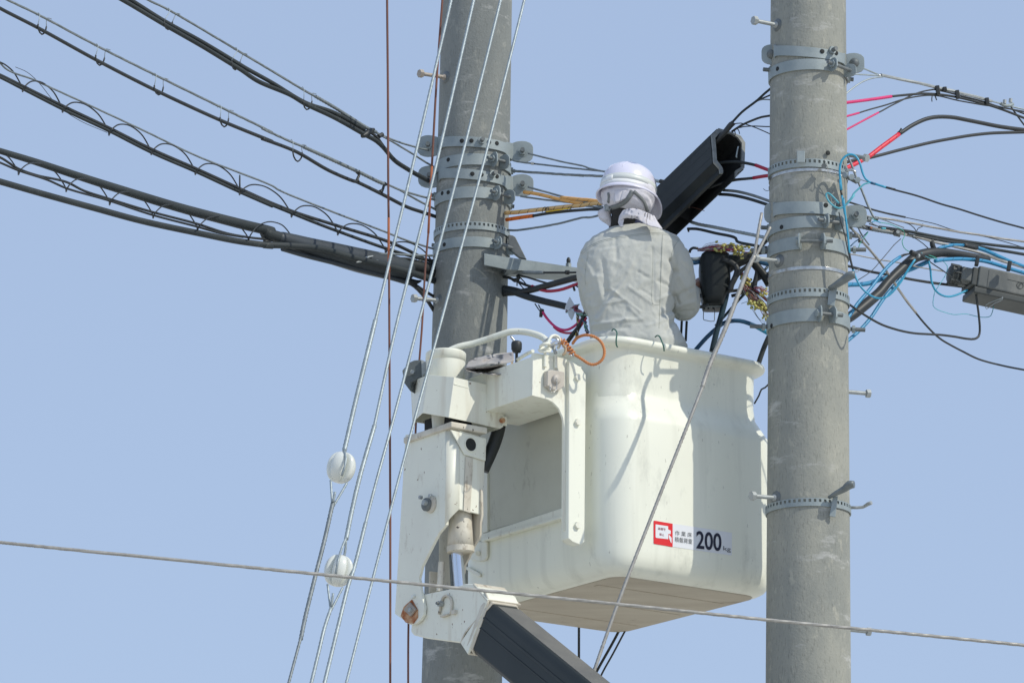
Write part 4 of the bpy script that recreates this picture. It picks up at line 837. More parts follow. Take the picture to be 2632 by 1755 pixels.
# ================================================================ BETWEEN THE POLES
GM = 'wires between the poles'
def cm(label, spec, r, m='black', **k): return cab(label, spec, r, m, Y=k.pop('Y', YM), group=k.pop('group', GM), **k)
def mm(label, spec, r, m='strand_dark', **k): return ms(label, spec, r, m, Y=YM, group=k.pop('group', GM), **k)
arm = thing('crossarm', 'pale green-grey steel crossarm running from the rear pole behind the worker', 'crossarm', W(1306, 680, 17.85))
def bar(spec, ext, name, m='galv', Y=17.84, par=None, bev=.003):
    return MB().prism(pts(spec, Y), ext).build(name, m, par, smooth=False, bevel=bev)
bar('X -400,-60,17.8 40,10,17.8 1320,203,17.97 1500,232,17.98 1500,350,17.98 1320,322,17.97 40,232,17.8 -400,150,17.8', (0, .010, 0), 'web', 'galv', par=arm)
bar('X -400,-60,17.81 40,10,17.81 1320,203,17.98 1500,232,17.99 1500,238,18.10 40,24,17.92 -400,-50,17.92', (0, 0, -.006), 'upper_flange', 'galv', par=arm)
P = pts('X 40,232,17.81 1320,322,17.98 1500,350,17.99', 17.8)
MB().prism([P[0], P[2], P[2] + Vector((-.02, .11, 0)), P[0] + Vector((-.02, .11, 0))], (0, 0, .006)).build('lower_flange', 'galv', arm, smooth=False, bevel=.002)
bt_ = W(1300 + 1150 / 7.13, 660 + 150 / 7.13, 17.96); nb = MB().hexa(bt_ + EZ * -.012, bt_ + EZ * .006, .014).build('nut', 'galv', arm)
MB().lathe(bt_, EZ, [(.007, 0), (.009, .012), (.0095, .022), (.007, .030), (.004, .034), (.0004, .035)]).build('rubber_cap', 'black', nb)
bar('F 170,672,17.93 205,678,17.93 225,690,17.93 312,862,17.93 262,852,17.93 170,780,17.93', (0, .03, 0), 'brace', 'galv_dark', par=arm)
mm('strand from the upper right ear of the topmost eared clamp', 'C 1650,437 1800,475 2050,535 2306,588 F 800,160 935,190 1000,205', 2.1)
mm('crimped strand just below it running to the helmet', 'C 1480,525 1560,540 1700,556 2000,592 2306,625 F 800,172 935,186', 2.1)
MB_ = tag(MB().cyl(W(*[1000 + 1680 / 4.612, 300 + 552 / 4.612], 17.8), W(1000 + 1718 / 4.612, 300 + 557 / 4.612, 17.8), .0065, sides=12).build('crimp', 'steel'), 'bright crimp sleeve on a strand right of the rear pole', 'crimp')
mm('thick strand between the poles passing behind the helmet', 'C 1455,640 1530,648 1800,668 2306,700 F 700,212 930,222 1100,228 S 1440,452 1560,480', 3.0)
cm('grey sleeve of the thick strand between helmet and black trough', 'S 1380,445 1440,455 1500,468 1560,482', 4.4, 'strand')
cm('black end clip of the grey sleeve right of the helmet', 'S 1548,470 1610,485', 5.5, 'black', name='cable_clip', cat='cable clip', group=None)
mm('strand from the lower eared clamp crossing the orange hoses', 'C 1650,835 1900,905 2306,1012 F 800,430 905,460', 2.4)
mm('lower strand meeting the orange hose behind the chin strap buckle', 'C 1560,945 1800,980 2306,1040 F 700,440 905,468', 2.2)
cable('wound_hose', 'orange wound hose ending under the helmet, upper one', 'hose', 'C 1600,895 1750,915 2000,975 2150,1008 2306,1030', YM, 4.8, 'orange', group='orange hoses')
cable('wound_hose', 'tan orange hose coming from behind towards the chin strap', 'hose', 'C 2040,960 2200,975 2306,985 F 760,402 890,418 930,425', YM, 4.8, 'orange', group='orange hoses')
cable('wound_hose', 'tan wound hose with dark turns leaving the rear pole', 'hose', 'C 1380,1142 1500,1135 1700,1112 1900,1090 2100,1068 2306,1050 F 800,435 900,430', YM, 5.6, 'tan', group='orange hoses')
cable('wound_hose', 'short bright orange sleeve on the black cable at the rear pole', 'hose', 'C 1390,1222 1500,1205 1600,1190 1710,1176', YM, 5.0, 'vivid', group='orange hoses')
cm('black cable continuing from the bright orange sleeve', 'C 1700,1178 1860,1150 2100,1122 2306,1105 F 800,478 920,478', 4.0)
cable('yellow_tag', 'thin yellow marker strip tied under the tan hose', 'marker', 'C 1860,1128 2000,1108 2150,1088', lambda x: YM(x) - .02, 1.6, 'yellow')
for q, (a_, b_) in enumerate(((1830, 1850), (1868, 1885), (2120, 2135), (2160, 2150))):
    cm(('first', 'second', 'third', 'fourth')[q] + ' thin black tie round the tan hose, counted from the pole', f'C {a_-14},1135 {a_-4},1090 {b_},1070 {b_+8},1110', .9, name='cable_tie', cat='cable tie', group='ties on the tan hose', Y=lambda x: YM(x) - .02)
mm('strand curving up from the rear pole below the orange sleeve', 'C 1400,1345 1500,1347 1700,1322 2000,1270 2306,1195 F 800,540 905,516 940,510', 2.5)
cm('thick black cable rising from the rear pole to the worker\u2019s side', 'X -60,672 40,662 250,650 500,600 700,545 900,490 1100,435 1320,375 1420,350', 8.4)
cm('thick black cable sinking towards the white plastic film', 'X -60,600 40,612 200,660 350,715 500,762 700,815 900,862 1100,910 1130,918', 8.8, 'sheath')
cm('short black cable merging from above at the rear pole', 'X -40,545 40,555 150,575 300,618', 3.4)
cm('upper dark cable lying along the crossarm', 'X -60,295 40,290 300,285 600,292 700,292', 5.2, 'strand_dark', group=GM)
cm('thin black rod along the lower edge of the crossarm', 'X 680,290 1000,290 1320,290 1420,292', 3.0)
cm('small round black clip on the rod under the crossarm', 'X 1105,285 1150,288', 6, name='cable_clip', cat='cable clip', group=None)
cm('purplish thin cable slanting below the crossarm', 'X 230,335 400,378 600,440 780,490', 2.6)
cm('black cable under the crossarm ending in a red sleeve', 'X -40,370 40,380 150,420 300,490 420,535 520,552', 3.6)
knot('dark cable tie lump next to the rear pole', 'X 120,420 170,430 230,400 215,340', 5, Y=YM, rl=[3, 6, 5, 4])
cm('thin tie tail hanging under the dark lump', 'X 200,430 207,490 205,535', 1.6, name='cable_tie', cat='cable tie', group='tie tails')
cm('first thin wire slanting down behind the thick cable', 'X 240,360 330,450 420,560', 1.6)
cm('second thin wire slanting down behind the thick cable', 'X 225,470 280,530 350,610', 1.6)
cm('crimson sleeve showing under the thick rising cable', 'X 480,540 600,590 750,628 900,622 1050,592 1220,532 1340,486', 4.2, 'red_dark')
cm('crimson wire loop hanging above the bucket rim', 'X 665,985 720,1080 790,1170 880,1260 980,1322 1080,1342 1180,1318 1300,1235 1380,1150', 3.4, 'pink')
cm('second crimson wire joining the loop from the right', 'X 880,1285 960,1350 1060,1388 1160,1398 1240,1382 1330,1310 1440,1180 1480,1110', 3.0, 'red_dark')
cm('black connector at the upper end of the crimson loop', 'X 640,1105 650,1040 665,985 675,955', 6, name='connector', cat='connector', group=None, rl=[4, 5, 6, 4])
cm('left thin lead above the black connector', 'X 535,860 600,960 640,1010', 1.6); cm('right thin lead above the black connector', 'X 600,880 640,960 660,990', 1.6)
cm('tie tail left of the worker under the thick cable', 'X 1235,500 1245,560 1262,620', 3, name='cable_tie', cat='cable tie', group='tie tails'); cm('short tie tail touching the jacket sleeve', 'X 1270,520 1320,550 1370,580', 2, name='cable_tie', cat='cable tie', group='tie tails')
cm('dark cable rising out of the bucket behind the wire braid', 'X 1130,1560 1230,1420 1330,1300 1400,1180 1470,1000 1540,860', 6)
# milky film: two petals and a ring
flm = thing('plastic_film', 'milky plastic film petals at the cut end of the black cable', 'plastic film', W(1460, 790, 17.7))
for nm, sp in (('petal', 'X 1165,735 1240,870 1250,960 1170,990 1075,960 1100,880'), ('petal', 'X 1255,1000 1235,1080 1200,1160 1150,1080 1125,1000 1170,960')):
    MB().prism(pts(sp, 17.66), (.004, .002, 0)).build(nm, 'film', flm, smooth=False, bevel=.001)
def braid(label, spec, Y, r, n, cols, twist=5, group='bundles of thin coloured wires'):
    """many thin coloured wires twisted together"""
    P = pts(spec, Y); P, _ = catmull(P, [1] * len(P), .012); t = thing('wire_bundle', label, 'wire bundle', P[0], group); R = r * mpp(17.3)
    for ci, c in enumerate(cols):
        mb = MB()
        for k in range(n):
            ph = 2 * math.pi * (ci * n + k) / (n * len(cols)) * 3.7; q = R * (.35 + .65 * ((ci * 7 + k * 3) % 5) / 4); Q = []
            for i, p in enumerate(P):
                a = ph + twist * i / len(P); wv = .15 * R * math.sin(i * .9 + ph * 3)
                Q.append(p + Vector(((q + wv) * math.cos(a), q * math.sin(a), (q + wv) * math.sin(a + .5) * .8)))
            mb.tube(Q, .0016, sides=5, smooth_path=False)
        mb.build(c + '_wires', M['pvcwires'][c], t, kind='stuff')
    return t
braid('knot of coloured wires bursting from the cut cable towards the worker', 'X 1130,1000 1200,930 1300,890 1280,960 1350,1020 1450,1050 1600,1060', YM, 7, 5, ['brown', 'white', 'red', 'green', 'violet', 'blue', 'black'], 9)
braid('wire bundle with yellow thread hanging straight into the bucket', 'X 1310,1000 1325,1150 1325,1300 1300,1480', YM, 4.2, 4, ['black', 'white', 'brown', 'yellow'], 12)
braid('wire bundle tied with blue thread hanging into the bucket', 'X 1380,1040 1430,1150 1470,1280 1500,1400', YM, 5.2, 5, ['black', 'blue', 'green', 'white', 'brown'], 12)
# trough behind the helmet
tr = thing('cable_trough', 'black open-ended cable trough slanting up behind the white helmet', 'cable trough', W(1830, 430, 17.15))
end_c = W(1870, 400, 17.05); far_c = W(1870 - 222, 400 + 214, 17.45); TA = (far_c - end_c); TL = TA.length; TD = TA.normalized()
def on_end(spec, off=0.0): return [WP(x, y, end_c + TD * off, TD) for x, y, _ in px(spec)]
prof_o = on_end('G 765,930 738,928 733,885 678,822 670,700 655,560 720,498 850,535 935,572 978,638 970,880 905,925 885,972')
prof_i = on_end('G 765,905 762,888 755,870 705,805 700,710 690,590 735,540 840,548 905,585 945,640 942,868 885,905 885,965')
mb = MB(); n_ = len(prof_o); mb.add(prof_o + [p + TA for p in prof_o], [[i, i + 1, n_ + i + 1, n_ + i] for i in range(n_ - 1)], flat=True)
mb.build('shell', 'blackbox', tr, smooth=False, solid=.006)
mb = MB(); mb.add([p - TD * .006 for p in prof_o + prof_i] , [[i, i + 1, n_ + i + 1, n_ + i] for i in range(n_ - 1)], flat=True); mb.build('worn_end_edge', 'rimgrey', tr, smooth=False, solid=.008)
mb = MB(); mb.add(prof_i + [p + TA for p in prof_i], [[i, i + 1, n_ + i + 1, n_ + i] for i in range(n_ - 1)], flat=True); mb.build('lining', 'dark', tr, smooth=False)
mb = MB(); fan = [p + TD * .3 for p in prof_i]; mb.add(fan, [list(range(n_))], flat=True); mb.build('bulkhead', 'dark', tr, smooth=False)
for i_, u_ in ((3, .5), (4, .25), (4, .75), (5, .15)):
    p = prof_o[i_].lerp(prof_o[i_ + 1], u_) ; MB().tube([p - TD * -.01, p + TA], .0035, sides=6, smooth_path=False).build('moulded_ridge', 'blackbox', tr)
cm('grey clip hanging inside the open trough end', 'G 925,660 915,700 908,740 905,760 915,765', 1.8, 'strand', name='wire_clip', cat='wire clip', Y=17.0, group=None)
cm('thin red-brown wire looped over the side of the black trough', 'G 335,885 340,960 350,1040 370,1130 400,1190 440,1235 400,1225 370,1215 365,1240 420,1245 480,1242 600,1278', .8, 'brown_wire', Y=lambda x: 17.06 + (1870 - x) / 330 * .50 - .03, name='loose_wire', cat='loose wire', group=None)
YT = lambda x: 17.1 - (x - 1830) * .0006
cm('upper black wire leaving the trough towards the pole', 'G 740,590 800,500 870,425 960,330 1110,215 1180,150 1260,85', 3.2, 'sheath', Y=YT, group='wires from the trough to the front pole')
cm('thick black cable stub lying in the mouth of the trough', 'G 690,630 740,580 800,520 850,460 880,430', 7, 'black', Y=lambda x: YT(x) - .02, group='wires from the trough to the front pole')
cm('black wire branching below it to the pole', 'G 960,335 1060,250 1130,212 1250,160', 2.4, 'black', Y=YT, group='wires from the trough to the front pole')
cm('thin grey branch wire running level into the pole', 'G 1100,225 1160,210 1260,215', 1.8, 'strand_dark', Y=YT, group='wires from the trough to the front pole')
cm('second black wire arching from the trough mouth', 'G 860,520 950,460 1060,410 1150,378 1260,362', 3.0, 'black', Y=YT, group='wires from the trough to the front pole')
cm('thin wire arching then dropping behind the pole', 'G 880,445 950,437 1050,465 1150,505 1260,555', 1.4, 'black', Y=YT, group='wires from the trough to the front pole')
cm('thin wire running flat into the pole with a tape end', 'G 900,490 980,470 1080,465 1180,470 1250,470', 1.6, 'black', Y=YT, group='wires from the trough to the front pole')
knot('black tape knot on top of the trough mouth', 'G 790,505 830,470 860,440 885,450', 6, Y=YT, rl=[3, 6, 6, 3])
cm('tie tail sticking down at the trough mouth', 'G 885,500 895,530 893,555', 1.3, name='cable_tie', cat='cable tie', Y=YT, group='tie tails'); cm('bent tie tail beside the trough mouth', 'G 915,490 930,510 937,540', 1.2, name='cable_tie', cat='cable tie', Y=YT, group='tie tails')
cable('sleeved_cable', 'black cable with crimson sleeve leaving the trough, upper one', 'cable', None, YT, 0, None, segs=[('cable', 'sheath', 'G 700,830 800,812 940,812 1040,828 1095,842', 4.0), ('sleeve', 'red_dark', 'G 1088,838 1150,862 1225,890 1300,915', 4.6)], group='sleeved cables under the trough mouth')
cable('sleeved_cable', 'black cable with crimson sleeve leaving the trough, lower one', 'cable', None, YT, 0, None, segs=[('cable', 'black', 'G 640,1060 760,1015 900,980 1000,970 1070,963', 3.8), ('sleeve', 'red_dark', 'G 1065,963 1150,948 1225,938 1300,930', 4.6)], group='sleeved cables under the trough mouth')
cm('upper grey cable running from the trough down to the pole', 'G 780,1080 900,1090 1050,1125 1225,1185 1300,1210', 3.8, 'strand_dark'); cm('lower grey cable running from the trough down to the pole', 'G 740,1118 850,1125 1000,1155 1225,1225 1300,1250', 4.2, 'sheath')
mm('grip-wound strand below the trough beside the shoulder', 'G 440,1370 520,1400 700,1435 900,1475 1100,1515 1210,1540', 4.0, 'strand')
cm('dark cable with bolt end below the grip-wound strand', 'G 440,1450 520,1450 700,1490 900,1540 K 760,235 920,275 1060,300', 3.8, 'sheath')
cm('bolt head of the dark cable below the trough', 'K 270,118 275,140', 2.5, name='bolt_stub', cat='bolt', group=None)
cm('thin curl of wire at the left edge of the front pole', 'G 1165,1065 1185,1082 1220,1082 1218,1050 1228,1035', .8, name='loose_wire', cat='loose wire', group=None)
# splice box beside the worker
YB = 17.28
sb_ = thing('splice_box', 'bulky black splice box between worker and front pole, thick cable stump on top', 'splice box', W(1840, 725, YB))
def blob(spec_list, name, m, par, Y, dep, n=36):
    """a soft lump: stacked cross-sections given as (y, x0, x1) in the Z frame"""
    R = []
    for (y, x0, x1, k) in spec_list:
        X0, X1, YY = x0 / 5.6 + 1780, x1 / 5.6 + 1780, y / 5.6 + 600; c = W((X0 + X1) / 2, YY, Y); hw = (X1 - X0) / 2 * mpp(Y); hd = dep * k
        R.append([c + Vector((hw * (abs(math.cos(a)) ** .4) * (1 if math.cos(a) > 0 else -1), hd * (abs(math.sin(a)) ** .4) * (1 if math.sin(a) > 0 else -1), .0)) for a in np.linspace(0, 2 * math.pi, n, endpoint=False)])
    return MB().loft(R).build(name, m, par)
blob([(1070, 165, 420, .7), (1062, 145, 440, .95), (960, 128, 470, 1), (850, 108, 525, 1), (700, 95, 540, 1), (500, 90, 540, 1), (400, 98, 538, 1), (345, 120, 525, .97), (312, 160, 490, .85), (300, 200, 440, .6)], 'body', 'blackbox', sb_, YB, .085)
MB().tube(pts('Z 420,470 520,430 640,380 760,335 860,305 930,300', YB - .03), [13 * mpp(17), 14.5 * mpp(17), 14 * mpp(17), 11 * mpp(17), 9 * mpp(17), 8 * mpp(17)], sides=20).build('cable_stump', 'black', sb_)
MB().tube(pts('Z 440,560 560,470 700,400 850,350', YB - .02), 13 * mpp(17), sides=18).build('cable_stump', 'black', sb_)
MB().tube(pts('Z 300,450 420,425 540,400 660,372', YB - .045), [16 * mpp(17), 20 * mpp(17), 18 * mpp(17), 14 * mpp(17)], sides=22).build('cable_stump', 'blackbox', sb_)
MB().tube(pts('Z 120,560 200,500 330,470 460,480', YB - .075), 2.2 * mpp(17), sides=8).build('lid_seam', 'blackbox', sb_); MB().tube(pts('Z 330,740 420,745 520,770 540,800', YB - .08), 3.5 * mpp(17), sides=8).build('lid_seam', 'blackbox', sb_)
for x in (520, 536): MB().tube(pts(f'Z {x},420 {x+2},600 {x},860', YB - .055), 1.6 * mpp(17), sides=8).build('side_rib', 'encl_dark', sb_)
for x in (170, 228, 300): MB().box(W(1780 + x / 5.6, 600 + 1078 / 5.6, YB - .03), .008, .01, .012).build('latch', 'black', sb_, smooth=False, bevel=.002)
MB().tube(pts('Z 155,1075 158,1160 160,1240 200,1252 310,1262 316,1200 320,1085', YB - .03), 1.1 * mpp(17), sides=8).build('wire_bail', 'strand_dark', sb_)
GB = 'dark cables round the splice box'
def cz(label, spec, r, m='black', Y=17.25, **k): return cab(label, spec, r, m, Y=Y, group=k.pop('group', GB), **k)
cz('black loop of cable bulging left of the splice box', 'Z 130,880 80,960 60,1030 130,1060 230,1020', 4, Y=17.2)
cz('thick black cable draped over the right shoulder of the splice box', 'Z 420,380 560,420 640,500 620,620 560,740 540,840', 7.5, Y=17.2)
cz('black cable passing behind the lower tuft to the pole', 'Z 560,900 700,860 820,780 900,690 980,640 1120,560', 4.5)
cz('short black cable from the stump to the upper stud', 'Z 800,330 900,290 1000,270 1100,265', 6, Y=17.15)
cz('grey rail end under the splice box', 'Z 0,1062 60,1058 200,1052 420,1045', 4.5, 'strand_dark')
cz('dark teal cable dropping from the splice box into the bucket', 'Z 490,860 470,960 440,1080 400,1230 350,1400 310,1568 280,1700', 7.5, 'darkteal')
cz('black cable from the box corner up to the stump', 'Z 530,790 600,680 680,560 760,490 860,430', 5)
cz('black cable running level from the box to the pole bolt', 'Z 480,830 600,825 700,812 850,805 950,860 1040,930 1100,985', 4.4)
cz('black cable slanting from the bucket up to the pole', 'Z 330,1330 470,1180 600,1030 720,900 860,750 960,620 1080,480', 3.6, 'darkteal', Y=17.32)
cz('thick black cable bowing down from the stump', 'Z 880,400 930,480 930,580 900,700 880,830', 6.5)
cz('fat black cable running behind the front pole', 'Z 860,400 960,520 1040,620 1110,740', 11, 'blackbox')
cz('blue sleeve showing behind the step bolt', 'Z 880,380 960,405 1040,430 1140,455', 6.5, 'deepblue')
cz('blue cable arching over the studs to the pole', 'Z 40,1680 200,1500 330,1380 430,1300 540,1262 680,1258 800,1290 920,1340 1100,1440', 5.6, 'deepblue', Y=17.3)
cz('light blue end of the arching cable at the pole', 'Z 900,1330 980,1375 1060,1420 1120,1455', 5.8, 'blue_thin', Y=17.28)
cz('upper blue cable behind the worker\u2019s elbow', 'Z -30,425 40,425 130,405', 5, 'deepblue'); cz('grey cable behind the worker\u2019s elbow', 'Z -30,372 50,372 140,355', 5, 'strand')
cz('black hook of cable over the worker\u2019s arm', 'K 285,350 290,325 320,303 370,310', 3.6)
cz('dark cable from the top right of the stump behind the guy wire', 'Z 930,230 990,180 1060,110 1110,70', 5)
cz('black cable behind the bucket corner going up to the pole', 'K 920,1600 960,1520 1000,1400 1040,1290 1090,1180', 6.5, 'sheath', Y=17.7)
cz('thin twisted cable between bucket shoulder and pole', 'N 1760,710 1800,640 1820,590 1850,575 1885,540', 2.2, Y=17.6)
cz('paired thin wires inside the jacket gap, left one', 'K 195,1240 200,1150 205,1040', 3.2, Y=17.25); cz('paired thin wires inside the jacket gap, right one', 'K 245,1240 250,1140 255,1040', 3.2, Y=17.25)
# jelly connectors and hair-thin wires
def tuft(label, root_sp, tips, spread, cols, Y, ncon, seedv):
    rg = np.random.RandomState(seedv); r0 = pts(root_sp, Y)[0]; t = thing('wire_tuft', label, 'wire bundle', r0, 'tufts of thin wires with jelly connectors')
    tp = pts(tips, Y); tubes = {c: MB() for c in cols}; caps = MB(); ends = []
    for k in range(ncon):
        u = rg.rand() * (len(tp) - 1); i = int(u); e = tp[i].lerp(tp[i + 1], u - i) + Vector((rg.uniform(-1, 1), rg.uniform(-1.4, .6), rg.uniform(-1, 1))) * spread * 1.25
        mid = r0.lerp(e, .5) + Vector((rg.uniform(-1, 1), rg.uniform(-1, 1), rg.uniform(-.4, 1.2))) * spread * .7
        tubes[cols[k % len(cols)]].tube([r0 + Vector(tuple(rg.uniform(-.006, .006, 3))), mid, e], .0009, sides=4, step=.02)
        if k % 2 == 0:
            d = (e - mid).normalized(); q = .0058 * rg.uniform(.8, 1.2)
            for j in range(2):
                cc = e + Vector(tuple(rg.uniform(-1, 1, 3))) * .006 * j; caps.lathe(cc - d * q, d, [(.0003, 0), (q * .8, q * .3), (q, q), (q * .85, q * 1.7), (.0003, q * 2)], sides=9)
    for c in cols: tubes[c].build(c + '_wires', M['pvcwires'][c], t, kind='stuff')
    caps.build('jelly_connectors', 'connector', t, kind='stuff'); return t
tuft('tuft of reddish wires with yellow-green caps lying on the splice box', 'Z 90,235', 'Z 330,190 420,230 560,215 640,265 800,235', .014, ['brown', 'red', 'violet', 'white'], 17.2, 110, 5)
tuft('tuft of wires with yellowish caps hanging between stump and front pole', 'Z 720,740', 'Z 830,900 900,1010 1000,1040 1060,1100 1090,1190', .016, ['brown', 'white', 'red', 'black'], 17.22, 130, 8)
tuft('pale wires fanning from behind the stump towards the lower tuft', 'Z 620,460', 'Z 740,620 800,720 850,800', .012, ['white', 'brown', 'violet', 'red'], 17.27, 40, 11)
tuft('small spray of wires at the right of the guy grip', 'Z 900,780', 'Z 1000,820 1060,860 1090,830', .012, ['red', 'white', 'violet'], 17.2, 22, 13)
cz('yellow tag on the cable stump', 'Z 690,360 712,358 738,352', 2.6, 'connector', Y=17.1, name='cable_tag', cat='tag', group=None)
for q, sp in enumerate(('Z 790,860 810,960 860,1090 930,1200 1000,1290', 'Z 800,850 840,980 890,1110 960,1230 1050,1275', 'Z 700,1010 760,990 830,965')):
    cz(('long thin wire drooping left of the lower tuft', 'long thin wire drooping inside the lower tuft', 'single stray wire sticking out left of the lower tuft')[q], sp, .7, 'strand_dark', name='loose_wire', cat='loose wire', group='stray thin wires')
# cables below the bucket
cz('thin black cable hanging straight below the bucket', '. 1488,1560,17.9 1488,1620,17.9 1488,1690,17.9 1488,1790,17.9', 3.2, group='cables hanging below the bucket')
cz('black cable slanting down to the boom below the bucket', '. 1640,1510,17.9 1590,1622,17.9 1535,1722,17.9 1500,1790,17.9', 3.4, group='cables hanging below the bucket')
cz('wavy thinner cable slanting beside it below the bucket', '. 1640,1560,17.88 1608,1618,17.88 1575,1680,17.88 1545,1735,17.88 1525,1790,17.88', 2.4, group='cables hanging below the bucket')
# ================================================================ RIGHT OF THE FRONT POLE
GR = 'cables right of the front pole'
def cr(label, spec, r, m='black', **k): return cab(label, spec, r, m, Y=k.pop('Y', YR), group=k.pop('group', GR), **k)
def mr(label, spec, r, m='strand', **k): return ms(label, spec, r, m, Y=YR, group=k.pop('group', 'strands right of the front pole'), **k)
mr('upper leg of the strand from the domed-bolt clamp', 'I 320,215 345,225 430,262 530,302', 2.0); mr('lower leg of the strand from the domed-bolt clamp', 'I 190,282 240,290 380,300 530,307', 1.9)
cr('small bright crimp where both strand legs meet', 'I 515,305 555,310', 2.6, 'steel', name='crimp', cat='crimp', group=None)
mr('pale grip-wound strand carrying the black clips', 'I 545,302 700,335 850,368 1000,400 1150,437 1300,470 1400,498 1550,532 1650,560 1720,580', 3.6, 'galv_pale')
mr('thin strand end running to the bolted clamp at the picture edge', 'I 1700,575 1830,607 1950,640 2063,668 2200,700', 2.0)
cr('grey wire arching from the pole up to the crimp', 'I 130,540 187,490 250,440 330,385 420,345 500,328 570,322', 2.2, 'strand')
def sleeved(label, segs, group='pink sleeved cables'): return cable('sleeved_cable', label, 'cable', None, YR, 0, None, segs=segs, group=group)
sleeved('topmost pink sleeved cable right of the front pole', [('sleeve', 'pink', 'I 120,602 187,594 300,580 450,560 655,530', 4.2), ('cable', 'black', 'I 650,530 850,510 1000,500 1120,505 1250,520 1400,548 1550,585 1700,625 1850,675 2063,758 2200,810', 3.2)])
sleeved('middle pink sleeved cable right of the front pole', [('sleeve', 'pink', 'I 120,752 187,738 312,704', 2.8), ('cable', 'black', 'I 308,706 340,695 420,670 600,620 750,570 850,545 950,527 1060,518 1160,525 1350,570 1500,598 1640,622 1700,630', 2.0)])
sleeved('lowest pink sleeved cable right of the front pole', [('sleeve', 'pink', 'I 120,912 187,878 350,790 520,700', 2.6), ('cable', 'black', 'I 515,703 555,683 640,635 750,580 850,528 950,488 1030,468 1110,455', 2.0)])
cr('black cable under the pale strand at the clips', 'I 1110,455 1250,485 1400,525 1600,575 1800,640 1950,670 2063,712 2200,750', 2.4); cr('lowest black cable under the pale strand', 'I 1750,630 1900,660 2063,690 2200,720', 2.0)
for q, (x, y, h) in enumerate(((1148, 465, 24), (1222, 452, 10), (1358, 510, 22), (1672, 582, 18))):
    cc = W(2132 + x / 4.126, 120 + y / 4.126, YR(2132 + x / 4.126) - .012); t = MB().box(cc, .017, .022, h * mpp(17.2), Vector((1, 0, .1)), Vector((0, 1, 0)), Vector((-.1, 0, 1))).build('cable_clip', 'black', smooth=False, bevel=.003)
    tag(t, ('tall black clip nearest the front pole, two tails hanging', 'small square black clip just right of the tall one', 'broad black clip in the middle of the pale strand', 'black clip furthest along the pale strand')[q], 'cable clip', 'black clips on the pale strand')
cr('left tail of the first black clip', 'I 1090,520 1085,560 1088,585', 1.4, name='cable_tie', cat='cable tie', group='tie tails'); cr('right tail of the first black clip', 'I 1120,525 1130,550 1137,570', 1.6, name='cable_tie', cat='cable tie', group='tie tails')
bc = thing('bolted_clamp', 'grey bolted wire clamp on the strand at the picture edge', 'wire clamp', W(2588, 262, 17.45))
MB().tube(pts('I 1815,605 1850,622 1900,628 1945,610', YR), 4.5 * mpp(17.4), sides=10).build('body', 'galv', bc)
for x, y in ((1855, 575), (1918, 562)): a_ = W(2132 + x / 4.126, 120 + (y + 30) / 4.126, 17.44); MB().hexa(a_, a_ + Vector((.002, 0, .016)), .0085).build('nut', 'galv_pale', bc)
cr('short wire dropping from the bolted clamp to the picture edge', 'I 1925,640 1960,690 2000,745 2063,830 2130,900', 2.2)
cable('taped_cable', 'thick cable in bright red tape arching away black to the right', 'cable', None, YR, 0, None, segs=[('red_sleeve', 'red', 'I 405,1178 480,1120 560,1058 640,1000 735,930', 6.0), ('cable', 'black', 'I 728,935 790,893 850,852 930,808 1020,770 1110,750 1200,745 1320,753 1450,778 1600,808 1800,848 2063,885 2200,905', 5.4)], group='thick cables by the red tape')
cable('taped_cable', 'red taped cable stub passing below the grey stud into the pole', 'cable', 'I 150,1300 200,1280 290,1235 360,1198 420,1168', YR, 6.0, 'red', group='thick cables by the red tape')
cr('black cable rising from the red tape to the right picture edge', 'I 130,1235 185,1225 300,1195 420,1180 550,1148 700,1108 900,1058 1100,1012 1300,975 1500,942 1700,920 1900,912 2063,908 2200,906', 4.2, group='thick cables by the red tape')
knot('small black tape tab on top of the arching cable', 'I 735,925 755,900 760,868', 4, Y=YR, rl=[6, 5, 2])
gs = thing('threaded_stud', 'grey threaded stud with hexagon nut beside the red tape', 'stud', W(2200, 402, 16.8)); a_, b_ = W(2160, 395, 16.8), W(2224, 406, 16.72)
MB().tube([a_, b_], .0085, sides=14, lobes=7, amp=.06, pitch=.02, step=.004, smooth_path=False).build('shank', 'galv', gs); d_ = (b_ - a_).normalized(); MB().hexa(b_ - d_ * .004, b_ + d_ * .012, .017).build('nut', 'galv_pale', gs)
YF = 16.58
GBl = 'blue wires at the front pole'
def cbl(label, spec, r, m='blue_thin', Y=YF, **k): return cab(label, spec, r, m, Y=Y, group=k.pop('group', GBl), **k)
cable('blue_loop_wire', 'blue wire looped over the stud and running off black to the right', 'wire', None, YF, 0, None, segs=[('blue_length', 'blue_thin', 'I 128,1522 118,1430 108,1330 112,1270 130,1210 170,1163 215,1143 262,1152 300,1190 330,1260 350,1335 385,1405 445,1448', 2.9), ('dark_joint', 'deepblue', 'I 440,1445 485,1458', 3.4), ('blue_length', 'blue_thin', 'I 480,1455 540,1475 600,1493', 3.0), ('black_length', 'black', 'I 595,1490 700,1515 J 430,0 540,30 700,72 900,140 1050,182 1200,230 1400,290 1568,335 1700,375', 2.6)], group=GBl)
cbl('pale teal wire crossing from the clamp up to the blue joint', 'I 425,1443 370,1458 330,1490 250,1568 J 190,70 130,150', 2.3, 'teal')
cbl('teal hairpin loop in front of the guy wire clamp', 'G 1890,1205 1840,1150 1790,1108 1768,1115 1775,1155 1810,1205 1855,1240 1900,1252 1940,1235 1985,1190 2040,1125', 2.5, 'teal')
